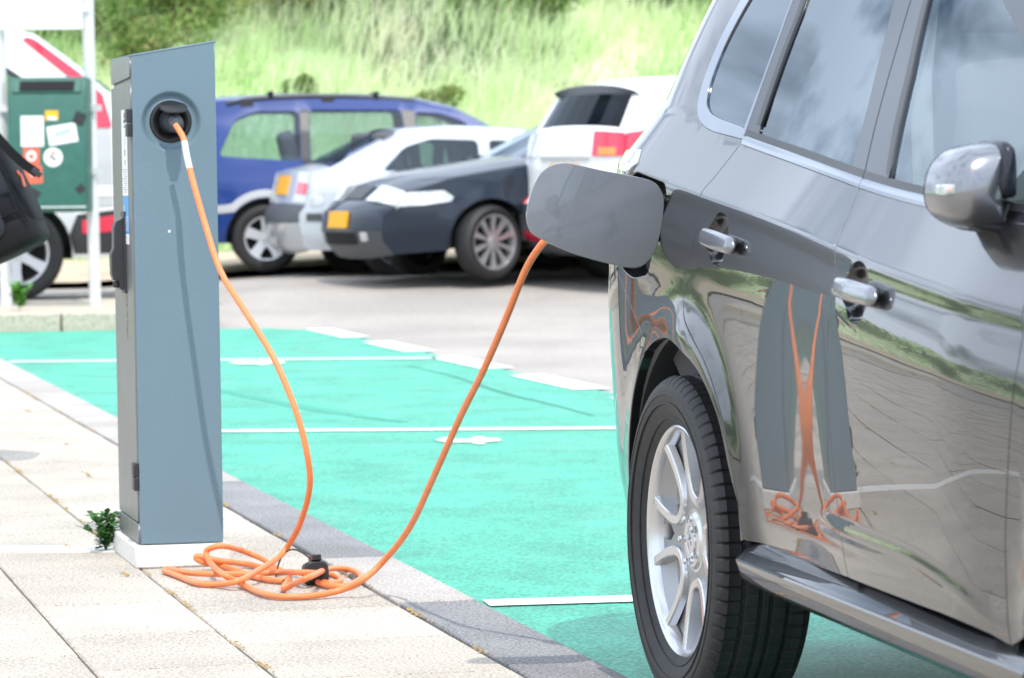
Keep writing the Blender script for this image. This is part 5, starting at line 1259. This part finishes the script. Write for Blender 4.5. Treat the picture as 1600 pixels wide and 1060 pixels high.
def bsheet(name, x0, x1, z0, z1, m_, rot=0, off=.002, rnd=None):
    c = Vector(((x0 + x1) / 2, -off, (z0 + z1) / 2)); hx, hz = (x1 - x0) / 2, (z1 - z0) / 2
    if rnd: pp = [(hx * math.cos(2 * math.pi * k / 28), hz * math.sin(2 * math.pi * k / 28)) for k in range(28)]
    else: pp = [(-hx, -hz), (hx, -hz), (hx, hz), (-hx, hz)]
    Rr = Matrix.Rotation(rot, 3, 'Y'); b2 = MB(); b2.add([c + Rr @ Vector((x, 0, z)) for x, z in pp], [tuple(range(len(pp)))])
    return b2.build(name, m_, binr)
bsheet('sticker', -.205, -.025, 1.295, 1.535, M_stick_w); bsheet('sticker_ring', -.155, -.075, 1.36, 1.46, mat('faint_print', (.55, .56, .56), .6), 0, .003, True)
bsheet('sticker', -.012, .09, 1.50, 1.575, M_stick_o); bsheet('sticker_print', .01, .075, 1.50, 1.53, M_stick_w, .1, .003)
bsheet('sticker', .005, .235, 1.315, 1.465, M_stick_w, -.16); bsheet('sticker_print', .06, .185, 1.385, 1.42, mat('pale_blue_print', (.35, .60, .72), .6), -.35, .003); bsheet('sticker_print', .05, .20, 1.34, 1.352, mat('cyan_print', (.5, .72, .78), .6), -.16, .003)
bsheet('sticker', -.19, -.06, 1.155, 1.285, M_stick_r, .05); bsheet('sticker_print', -.165, -.085, 1.18, 1.265, M_stick_w, 0, .003, True); bsheet('sticker_print', -.145, -.105, 1.20, 1.235, M_stick_r, .4, .004)
bsheet('sticker', -.18, -.04, 1.005, 1.145, M_stick_r, -.06); bsheet('sticker_print', -.145, -.07, 1.06, 1.13, M_stick_w, 0, .003, True)
bsheet('sticker', -.03, .12, 1.135, 1.285, M_stick_w, 0, .002, True); bsheet('sticker_print', .01, .075, 1.195, 1.215, M_ink, .6, .003); bsheet('sticker_print', .035, .055, 1.225, 1.26, M_stick_r, 0, .003)
bsheet('scuff', .21, .30, 1.46, 1.56, M_black, .4, .002); bsheet('scuff', .22, .29, .93, .99, M_black, -.7, .002); bsheet('scuff', -.14, -.06, .90, .96, M_black, .6, .002)

# ------------------------------------------------------------------ passer-by with the backpack
M_nylon = mat('backpack_nylon', (0.010, 0.0105, 0.014), 0.75, spec=.2, noise=(300, 0.8, 1.3), bump=(500, 0.35, 0.001))
M_nylon2 = mat('backpack_grey', (0.020, 0.023, 0.031), 0.7, spec=.25, noise=(300, 0.85, 1.2), bump=(400, 0.3, 0.001))
M_web = mat('webbing', (0.008, 0.008, 0.009), 0.75, spec=.2, bump=(700, 0.4, 0.0006))
BPY = 13.5; PKS = 13.5 / 9.5
pack = empty('backpack', (-1.40 * PKS, BPY, 1.123 - (1.123 - 1.10) * PKS)); tag(pack, 'black backpack with a loose strap at the left edge, in front of the green bin', 'backpack'); pack.scale = (PKS,) * 3
tilt = R(25)
def rounded_slab(wx, wy, wz, r_, seg=4):
    """box with round edges built from a superellipse, x thick, y wide, z tall"""
    b2 = MB(); K = 28; prof_ = []
    zs = [-1, -.985, -.94, -.86, -.7, -.4, 0, .4, .7, .86, .94, .985, 1]
    vs2 = []
    for zq in zs:
        sc_ = (1 - abs(zq) ** 7) ** (1 / 3.2) if abs(zq) < 1 else .0
        for k in range(K):
            a = 2 * math.pi * k / K; ca, sa = math.cos(a), math.sin(a); x = math.copysign(abs(ca) ** .55, ca); y = math.copysign(abs(sa) ** .55, sa)
            vs2.append(Vector((x * wx / 2 * max(.02, sc_), y * wy / 2 * max(.02, sc_), zq * wz / 2)))
    b2.add(vs2, [(i * K + k, i * K + (k + 1) % K, (i + 1) * K + (k + 1) % K, (i + 1) * K + k) for i in range(len(zs) - 1) for k in range(K)] + [tuple(range(K)), tuple((len(zs) - 1) * K + k for k in range(K))])
    return b2
TL = Matrix.Rotation(-tilt, 4, 'Y')
def pk(name, b2, c, m_, par=pack, sub=0):
    o = b2.build(name, m_, par, smooth=55); o.matrix_local = TL @ Matrix.Translation(c)
    if sub: md = o.modifiers.new('s', 'SUBSURF'); md.levels = md.render_levels = sub
    return o
CX = -.045     # pack centre in its tilted frame
main = pk('main_compartment', rounded_slab(.20, .31, .50, .05), (CX, 0, .085), M_nylon)
pk('base_panel', rounded_slab(.215, .315, .10, .03), (CX, 0, -.135), M_web)
pk('side_pocket', rounded_slab(.11, .03, .20, .02), (CX - .02, -.155, -.03), M_nylon2)
pk('side_panel', rounded_slab(.05, .028, .26, .02), (CX + .065, -.142, .10), M_nylon2)
pk('front_pocket', rounded_slab(.06, .24, .27, .03), (CX + .085, .0, .0), M_nylon)
# seams/piping
def tl(p): return TL @ Vector(p)
for x, z0, z1 in ((CX + .035, -.10, .28), (CX + .092, -.12, .12)):
    MB().tube([tl((x, -.155 + .01 * abs(t - .5), z0 + (z1 - z0) * t)) for t in [i / 8 for i in range(9)]], .0035, 6).build('piping', M_web, pack, smooth=60)
MB().tube([tl((CX + .10 * math.cos(a), -.155 if abs(math.cos(a)) < .9 else -.14, -.085 + .006 * math.sin(a * 2))) for a in [math.pi * i / 10 for i in range(11)]], .004, 6).build('piping', M_web, pack, smooth=60)
b_ = MB()
for k, (dx, dz) in enumerate(((0, 0), (.004, -.008), (-.002, .010), (.008, -.02), (.010, -.028))): b_.box(tl((CX + .118 + dx * .3, -.05 - k * .012, .005 + dz)), (.004, .012, .012), TL.to_3x3())
b_.build('red_logo', M_stick_r, pack)
strap = spl([(-.055, -.135, .245), (-.03, -.15, .215), (0.0, -.17, .165), (.04, -.175, .115), (.085, -.172, .070), (.125, -.17, .040)], 5)
sb = MB(); vs2 = []
for i, p in enumerate(strap):
    p = Vector(p); q = Vector(strap[min(i + 1, len(strap) - 1)]) - Vector(strap[max(i - 1, 0)]); nrm_ = Vector((q.z, 0, -q.x)).normalized()
    for sx, sy in ((-.0125, -.0015), (.0125, -.0015), (.0125, .0015), (-.0125, .0015)): vs2.append(p + nrm_ * sx + Vector((0, sy, 0)))
sb.add(vs2, [(i * 4 + j, i * 4 + (j + 1) % 4, (i + 1) * 4 + (j + 1) % 4, (i + 1) * 4 + j) for i in range(len(strap) - 1) for j in range(4)] + [(0, 1, 2, 3)])
sb.build('strap', M_web, pack)
MB().box((.122, -.17, .043), (.030, .012, .016), Matrix.Rotation(R(38), 3, 'Y')).build('strap_end', M_black, pack, bevel=.002)
MB().box((-.045, -.15, .235), (.045, .016, .035), Matrix.Rotation(R(30), 3, 'Y')).tube([(-.06, -.15, .245), (-.04, -.165, .262), (-.022, -.165, .235), (-.04, -.155, .215)], .005, 8).build('buckle', M_black, pack, bevel=.003)
# the wearer, just outside the frame: bending forward over the kerb
M_jacket = mat('jacket', (0.05, 0.06, 0.09), 0.85, noise=(40, 0.85, 1.1), bump=(60, 0.3, 0.004))
M_jeans = mat('jeans', (0.06, 0.085, 0.15), 0.85, noise=(80, 0.8, 1.2))
M_skin = mat('skin', (0.52, 0.33, 0.25), 0.55)
M_hair = mat('hair', (0.06, 0.04, 0.025), 0.7)
M_shoe = mat('shoe', (0.05, 0.045, 0.04), 0.6)
per = empty('person', (-2.33, BPY, 0)); tag(per, 'person in a dark jacket and jeans wearing the black backpack, leaning forward', 'person')
def skin_mesh(name, verts, edges, radii, m_, parent, root=0, lv=2):
    me = bpy.data.meshes.new(name); me.from_pydata(verts, edges, []); me.materials.append(m_)
    o = link(name, me, parent); s_ = o.modifiers.new('skin', 'SKIN'); me.skin_vertices.new() if not me.skin_vertices else None
    for i, r_ in enumerate(radii): me.skin_vertices[0].data[i].radius = r_ if isinstance(r_, tuple) else (r_, r_)
    me.skin_vertices[0].data[root].use_root = True
    d = o.modifiers.new('sub', 'SUBSURF'); d.levels = d.render_levels = lv
    me.shade_smooth(); return o
for sy in (-1, 1):      # shoulder straps round the wearer's shoulders
    W_ = lambda p: (Vector(p) + Vector((-2.33, BPY, 0)) - pack.location) / PKS
    a_, z_ = tl((CX - .09, .085 * sy, .27)), tl((CX - .10, .10 * sy, -.02))
    MB().tube(spl([tuple(a_), tuple(W_((-.03, .14 * sy, 1.475))), tuple(W_((-.16, .145 * sy, 1.47))), tuple(W_((-.215, .15 * sy, 1.36))), tuple(W_((-.13, .20 * sy, 1.16))), tuple(W_((.03, .20 * sy, 1.08))), tuple(z_)], 6), .020, 8, flat=.35).build('shoulder_strap', M_web, pack, smooth=60)
hip = (.10, 0, .94)
skin_mesh('body', [hip, (.06, 0, 1.10), (-.02, 0, 1.30), (-.09, 0, 1.42), (-.13, 0, 1.50), (-.18, 0, 1.57), (-.20, 0, 1.63),
    (-.09, .17, 1.40), (-.13, .24, 1.14), (-.30, .22, .96), (-.38, .20, .92), (-.09, -.17, 1.40), (-.13, -.24, 1.14), (-.30, -.22, .96), (-.38, -.20, .92)],
    [(0, 1), (1, 2), (2, 3), (3, 4), (4, 5), (5, 6), (3, 7), (7, 8), (8, 9), (9, 10), (3, 11), (11, 12), (12, 13), (13, 14)],
    [(.10, .15), (.10, .14), (.115, .155), (.10, .14), .055, .085, .075, .06, .048, .036, .03, .06, .048, .036, .03], M_jacket, per)
skin_mesh('trousers', [hip, (.10, .09, .88), (.06, .10, .50), (.10, .10, .09), (.10, -.09, .88), (.06, -.10, .50), (.12, -.10, .09)], [(0, 1), (1, 2), (2, 3), (0, 4), (4, 5), (5, 6)], [(.105, .15), .095, .068, .058, .095, .068, .058], M_jeans, per)
hdm = MB().lathe([(0, -.125), (.045, -.118), (.062, -.09), (.072, -.04), (.078, .02), (.076, .07), (.055, .11), (0, .125)], 24, Matrix.Translation((-.215, 0, 1.655)) @ Matrix.Rotation(R(-18), 4, 'Y'))
hdm.lathe([(0, .028), (.010, .018), (.014, 0), (0, -.004)], 10, Matrix.Translation((-.288, 0, 1.635)) @ Matrix.Rotation(R(-100), 4, 'Y'))
for y in (-.078, .078): hdm.lathe([(0, .008), (.02, .006), (.026, 0), (0, -.006)], 12, Matrix.Translation((-.205, y, 1.655)) @ Matrix.Rotation(R(90), 4, 'X'))
hdo = hdm.build('head', M_skin, per, smooth=60)
for y in (-.028, .028): MB().lathe([(0, .011), (.008, .008), (.011, 0), (0, -.005)], 12, Matrix.Translation((-.278, y, 1.668)) @ Matrix.Rotation(R(-100), 4, 'Y')).build('eye', M_stick_w, hdo, smooth=60)
MB().box((-.280, 0, 1.595), (.012, .045, .010)).build('mouth', mat('lips', (.45, .2, .17), .6), hdo, bevel=.004)
MB().lathe([(.0865, -.02), (.086, .03), (.078, .085), (.05, .125), (0, .138)], 24, Matrix.Translation((-.200, 0, 1.665)) @ Matrix.Rotation(R(6), 4, 'Y')).build('hair', M_hair, per, smooth=60)
for sy in (-1, 1):
    vs_ = [(-.37, .21 * sy, .925), (-.42, .205 * sy, .905)]; ed = [(0, 1)]; ra = [.026, (.020, .034)]
    for k in range(4):
        b0 = len(vs_); yy = (.205 + (.024 - .016 * k)) * sy; L = (.9, 1.0, .95, .75)[k]
        vs_ += [(-.455, yy, .89), (-.455 - .028 * L, yy, .866), (-.455 - .038 * L, yy, .838)]; ed += [(1, b0), (b0, b0 + 1), (b0 + 1, b0 + 2)]; ra += [.010, .009, .0075]
    b0 = len(vs_); vs_ += [(-.405, .165 * sy, .89), (-.43, .150 * sy, .865)]; ed += [(0, b0), (b0, b0 + 1)]; ra += [.012, .009]
    skin_mesh('hand', vs_, ed, ra, M_skin, per, 0, 2)
    sh = MB(); sh.lathe([(0, 0), (.05, .0), (.052, .02), (.046, .055), (.040, .085), (0, .09)], 18, Matrix.Translation((.07, .10 * sy, 0)) @ Matrix.Scale(2.4, 4, (1, 0, 0))); sh.build('shoe', M_shoe, per, smooth=50)

# ------------------------------------------------------------------ dune, sand and planting behind
def dune_mat():
    m_ = bpy.data.materials.new('dune_turf'); m_.use_nodes = True; t = m_.node_tree; b = t.nodes['Principled BSDF']; b.inputs['Roughness'].default_value = .95
    co = t.nodes.new('ShaderNodeTexCoord')
    def ns(sc, det, lo, hi):
        a = t.nodes.new('ShaderNodeTexNoise'); a.inputs['Scale'].default_value = sc; a.inputs['Detail'].default_value = det; t.links.new(co.outputs['Object'], a.inputs['Vector'])
        r_ = t.nodes.new('ShaderNodeMapRange'); r_.inputs['From Min'].default_value = lo; r_.inputs['From Max'].default_value = hi; t.links.new(a.outputs['Fac'], r_.inputs['Value']); return r_.outputs[0]
    def mixc(f, a, b_):
        x = t.nodes.new('ShaderNodeMix'); x.data_type = 'RGBA'
        t.links.new(f, x.inputs['Factor'])
        for k, v in (('A', a), ('B', b_)):
            if isinstance(v, tuple): x.inputs[k].default_value = (*v, 1)
            else: t.links.new(v, x.inputs[k])
        return x.outputs['Result']
    c = mixc(ns(.45, 4, .42, .60), (.48, .64, .32), (.62, .70, .42))
    c = mixc(ns(2.2, 5, .52, .66), c, (.46, .42, .27))
    c = mixc(ns(.22, 3, .55, .68), c, (.055, .085, .030))
    t.links.new(c, b.inputs['Base Color']); return m_
M_dune = dune_mat()
xs = [-140, -110, -85, -65, -52, -44] + [-40 + 1.5 * i for i in range(54)] + [44, 52, 62, 75, 95, 130]
ys = [-120, -90, -65, -45, -30, -20, -10, -4, 0] + [3 * i for i in range(1, 10)] + [28.5 + 1.25 * i for i in range(26)] + [62, 66, 72, 80, 95, 120]
vsd, fsd, keepd = [], [], {}
for j, y in enumerate(ys):
    for i, x in enumerate(xs): keepd[(i, j)] = len(vsd); vsd.append((x, y, dune_z(x, y) + (-.35 if dune_q(x, y) < .97 else ramp(x, y) * .6)))
for j in range(len(ys) - 1):
    for i in range(len(xs) - 1):
        q4 = [(i, j), (i + 1, j), (i + 1, j + 1), (i, j + 1)]
        if max(dune_q(xs[a], ys[b]) for a, b in q4) > .97: fsd.append(tuple(keepd[k] for k in q4))
me = bpy.data.meshes.new('dune'); me.from_pydata(vsd, [], fsd); me.materials.append(M_dune); me.shade_smooth()
b = bmesh.new(); b.from_mesh(me); bmesh.ops.delete(b, geom=[v for v in b.verts if not v.link_faces], context='VERTS'); b.to_mesh(me); b.free()
dn = link('dune', me); tag(dn, kind='structure')
# sand strip at its foot
vs_, fs_ = [], []; KQ = 90
for i in range(KQ + 1):
    a = R(-100 + 190 * i / KQ)     # from the left, round the front
    dx, dy = math.sin(a), math.cos(a)
    base = 1.0
    r0 = 5.0; 
    for _ in range(40):
        if dune_q(dx * r0, dy * r0) < 1: r0 += 1.2
    for f_ in (.86, .93, 1.0, 1.03): x, y = dx * r0 * f_, dy * r0 * f_; wob = 1.0 * math.sin(a * 23) * .4; vs_.append((x, y + wob, (.05 + .12 * (f_ > .9)) + ramp(x, y) + (.10 if f_ > 1.01 else 0)))
for i in range(KQ):
    for j in range(3): fs_.append((i * 4 + j, i * 4 + j + 1, i * 4 + 5 + j, i * 4 + 4 + j))
me = bpy.data.meshes.new('sand_strip'); me.from_pydata(vs_, [], fs_); me.materials.append(mat('dune_sand', (.52, .42, .29), .95, noise=(2, .8, 1.1), bump=(20, .5, .02))); me.shade_smooth()
ss = link('sand_strip', me); tag(ss, kind='structure')

# marram grass: bent blades, thick in view and thinner round the sides
def leaf_mat(name, cols, trans=.35):
    m_ = bpy.data.materials.new(name); m_.use_nodes = True; t = m_.node_tree; t.nodes.clear()
    o_ = t.nodes.new('ShaderNodeOutputMaterial'); d_ = t.nodes.new('ShaderNodeBsdfDiffuse'); tr = t.nodes.new('ShaderNodeBsdfTranslucent'); mi = t.nodes.new('ShaderNodeMixShader'); mi.inputs[0].default_value = trans
    at = t.nodes.new('ShaderNodeAttribute'); at.attribute_name = 'tone'
    r_ = t.nodes.new('ShaderNodeValToRGB'); e = r_.color_ramp.elements; e[0].color = (*cols[0], 1); e[1].color = (*cols[-1], 1)
    for k, c in enumerate(cols[1:-1]): q = e.new((k + 1) / (len(cols) - 1)); q.color = (*c, 1)
    t.links.new(at.outputs['Fac'], r_.inputs['Fac']); t.links.new(r_.outputs['Color'], d_.inputs['Color']); t.links.new(r_.outputs['Color'], tr.inputs['Color'])
    t.links.new(d_.outputs[0], mi.inputs[1]); t.links.new(tr.outputs[0], mi.inputs[2]); t.links.new(mi.outputs[0], o_.inputs['Surface']); return m_
M_grass = leaf_mat('marram_blades', [(.34, .51, .20), (.53, .71, .35), (.71, .82, .50), (.83, .84, .64), (.80, .70, .52)], .5)
M_bush = leaf_mat('shrub_leaves', [(.085, .16, .045), (.17, .27, .075), (.28, .34, .12), (.40, .32, .18)], .25)
def blades(name, P, H, lean, wd, tone, m_):
    """two-segment tapering blades; arrays of base points, heights, lean vectors, widths"""
    n_ = len(P); a = nrg.uniform(0, 6.283, n_); side_ = np.stack([np.cos(a), np.sin(a), np.zeros(n_)], 1) * wd[:, None]
    up = np.zeros((n_, 3)); up[:, 2] = H
    mid = P + up * .6 + lean * .35; tipp = P + up + lean
    V = np.stack([P - side_, P + side_, mid - side_ * .75, mid + side_ * .75, tipp], 1).reshape(-1, 3)
    base = (np.arange(n_) * 5)[:, None]; tri = np.concatenate([base + np.array([[0, 1, 3]]), base + np.array([[0, 3, 2]]), base + np.array([[2, 3, 4]])], 1).reshape(-1)
    me = bpy.data.meshes.new(name); me.vertices.add(len(V)); me.vertices.foreach_set('co', V.astype(np.float32).ravel())
    nf_ = n_ * 3; me.loops.add(nf_ * 3); me.loops.foreach_set('vertex_index', tri.astype(np.int32)); me.polygons.add(nf_)
    me.polygons.foreach_set('loop_start', np.arange(nf_, dtype=np.int32) * 3); me.polygons.foreach_set('loop_total', np.full(nf_, 3, np.int32)); me.update(); me.validate()
    at = me.attributes.new('tone', 'FLOAT', 'POINT'); at.data.foreach_set('value', np.repeat(tone, 5).astype(np.float32))
    me.materials.append(m_); return link(name, me)
def pnoise(x, y, s): return .5 + .25 * (np.sin(x * s * 1.3 + 1.7 + 1.1 * np.sin(y * s * .7)) + np.sin(y * s * 1.1 - .6 + 1.3 * np.sin(x * s * .9)))
def scatter(n_, x0, x1, y0, y1):
    X = nrg.uniform(x0, x1, n_); Y = nrg.uniform(y0, y1, n_); return X, Y
X, Y = scatter(105000, -9.5, 8.5, 36.5, 55)
k_ = (np.abs(X) < .175 * Y + .6); X, Y = X[k_], Y[k_]
cl = pnoise(X, Y, 2.6) * .6 + pnoise(X, Y, .9) * .4
k_ = nrg.random(len(X)) < .25 + .85 * cl; X, Y, cl = X[k_], Y[k_], cl[k_]
X2, Y2 = scatter(26000, -38, -6, -5, 55)
q_ = np.array([dune_q(x, y) for x, y in zip(X2, Y2)]); k_ = (q_ > 1.0) & (q_ < 1.55); X2, Y2 = X2[k_], Y2[k_]
X = np.concatenate([X, X2]); Y = np.concatenate([Y, Y2]); cl = np.concatenate([cl, pnoise(X2, Y2, 2.0)])
Z = np.array([dune_z(x, y) if dune_q(x, y) > .99 else 0 for x, y in zip(X, Y)]) + np.array([ramp(x, y) * .6 for x, y in zip(X, Y)]) - .03
P = np.stack([X, Y, Z], 1); n_ = len(P); H = nrg.uniform(.25, .62, n_) * (.6 + .7 * cl)
az = nrg.normal(.4, 1.0, n_); mag = H * nrg.uniform(.1, .75, n_); lean = np.stack([np.cos(az) * mag, np.sin(az) * mag * .6, np.zeros(n_)], 1)
tone = np.clip(-.02 + .55 * pnoise(X, Y, .62) + .40 * pnoise(X + 9, Y * .7, 1.9) + nrg.normal(0, .18, n_), 0, 1)
wd = nrg.uniform(.006, .013, n_) * np.where(np.arange(n_) > n_ - len(X2), 2.2, 1.0)
gr = blades('marram_grass', P, H, lean, wd, tone, M_grass); tag(gr, kind='stuff')

def shrub(x, y, rx, rz, n_, tone0, label, leaf=.045, seed=0):
    g_ = np.random.default_rng(seed + 100); root = empty('shrub', (x, y, dune_z(x, y) + ramp(x, y) * .6)); tag(root, label, 'shrub', 'shrubs growing on the dune')
    K = 9; cen = np.stack([g_.normal(0, rx * .42, K), g_.normal(0, rx * .35, K), g_.uniform(.25, .95, K) * rz], 1); cr = g_.uniform(.30, .55, K) * min(rx, rz * 1.4)
    idx = g_.integers(0, K, n_); d = g_.normal(size=(n_, 3)); d /= np.linalg.norm(d, axis=1)[:, None]
    Pp = cen[idx] + d * (cr[idx] * g_.uniform(.45, 1.05, n_) ** .6)[:, None]; Pp[:, 2] = np.maximum(Pp[:, 2], .03)
    u = g_.normal(size=(n_, 3)); u /= np.linalg.norm(u, axis=1)[:, None]; v = np.cross(u, g_.normal(size=(n_, 3))); v /= np.linalg.norm(v, axis=1)[:, None]
    L = (leaf * g_.uniform(.6, 1.4, n_))[:, None]
    V = np.stack([Pp - u * L, Pp + v * L * .45, Pp + u * L, Pp - v * L * .45], 1).reshape(-1, 3)
    me = bpy.data.meshes.new('foliage'); me.from_pydata(V.tolist(), [], [(4 * i, 4 * i + 1, 4 * i + 2, 4 * i + 3) for i in range(n_)])
    tn = np.clip(tone0 + g_.normal(0, .16, n_) + .12 * (g_.random(K)[idx] - .5) * 2, 0, 1)
    at = me.attributes.new('tone', 'FLOAT', 'POINT'); at.data.foreach_set('value', np.repeat(tn, 4).astype(np.float32)); me.materials.append(M_bush); link('foliage', me, root)
    b2 = MB()
    for c in cen: b2.tube(spl([(0, 0, 0), (c[0] * .4 + .02, c[1] * .4, c[2] * .5), tuple(c)], 3), [.022, .020, .018, .014, .011, .009, .006][:7], 5)
    b2.build('stems', M_twig, root)
M_twig = mat('twig', (.16, .115, .075), .9)
for i, a in enumerate([
    (-2.58, 42.5, .26, .30, 800, .42, 'small brown green shrub just above the roof rails of the blue car'),
    (-.90, 42.1, .30, .40, 1000, .66, 'low brown shrub on the grass slope right of the blue car roof'),
    (-.46, 45.3, .28, .40, 800, .30, 'dark green tuft of shrub alone high on the slope above the silver hatchback'),
    (-5.05, 43.9, .95, .95, 2600, .38, 'broad green shrub on the slope directly behind the right white pole'),
    (-4.62, 43.2, .75, .55, 1700, .45, 'olive shrub on the slope just left of the top of the charging post'),
    (-4.30, 44.3, .95, .75, 2300, .50, 'brownish shrub on the slope above the charging post'),
    (-5.25, 45.1, 1.0, .9, 2300, .22, 'deep green shrub at the upper left of the slope by the information board'),
    (-3.65, 45.2, .95, .60, 2000, .68, 'rusty brown shrub high on the slope above and right of the charging post'),
    (-2.75, 45.2, .80, .50, 1500, .72, 'faded brown shrub at the top of the slope above the blue people carrier'),
    (-1.75, 45.6, .60, .45, 1100, .40, 'green shrub at the top edge of the slope left of its middle'),
    (.29, 45.2, .55, .36, 1000, .42, 'olive shrub in the long grass above the white suv'),
    (.75, 45.8, .50, .60, 1100, .25, 'upright dark shrub at the top of the slope left of the grey car window pillar'),
    (1.97, 45.8, .65, .70, 1500, .15, 'darkest green shrub high on the slope beside the roof of the grey car'),
    (2.75, 45.7, .55, .55, 1100, .30, 'small green shrub mostly hidden by the roof of the grey car')]):
    shrub(*a[:6], a[6], seed=i)
# thicket round the side of the dune, beyond the pavement: one mass, outside the view
tv, tt = [], []
for i in range(26):
    a = R(-88 + 3.0 * i + (i * 37 % 7) * .3); r0 = 10.0
    while dune_q(math.sin(a) * r0, math.cos(a) * r0) < 1.06 + .05 * (i % 4): r0 += .4
    if a > R(-13): break
    x, y = math.sin(a) * r0, math.cos(a) * r0; n_ = 1500; z = dune_z(x, y)
    Pp = nrg.normal(size=(n_, 3)) * np.array([.8, .7, .30]) + np.array([x, y, z + .45]); u = nrg.normal(size=(n_, 3)); u /= np.linalg.norm(u, axis=1)[:, None]
    v = np.cross(u, nrg.normal(size=(n_, 3))); v /= np.linalg.norm(v, axis=1)[:, None]; L = (.09 * nrg.uniform(.6, 1.4, n_))[:, None]
    tv.append(np.stack([Pp - u * L, Pp + v * L * .45, Pp + u * L, Pp - v * L * .45], 1).reshape(-1, 3)); tt.append(np.repeat(np.clip(.15 + .1 * (i % 5) + nrg.normal(0, .15, n_), 0, 1), 4))
tv = np.concatenate(tv); me = bpy.data.meshes.new('thicket'); me.from_pydata(tv.tolist(), [], [(4 * i, 4 * i + 1, 4 * i + 2, 4 * i + 3) for i in range(len(tv) // 4)])
at = me.attributes.new('tone', 'FLOAT', 'POINT'); at.data.foreach_set('value', np.concatenate(tt).astype(np.float32)); me.materials.append(M_bush)
tag(link('thicket', me), kind='stuff')
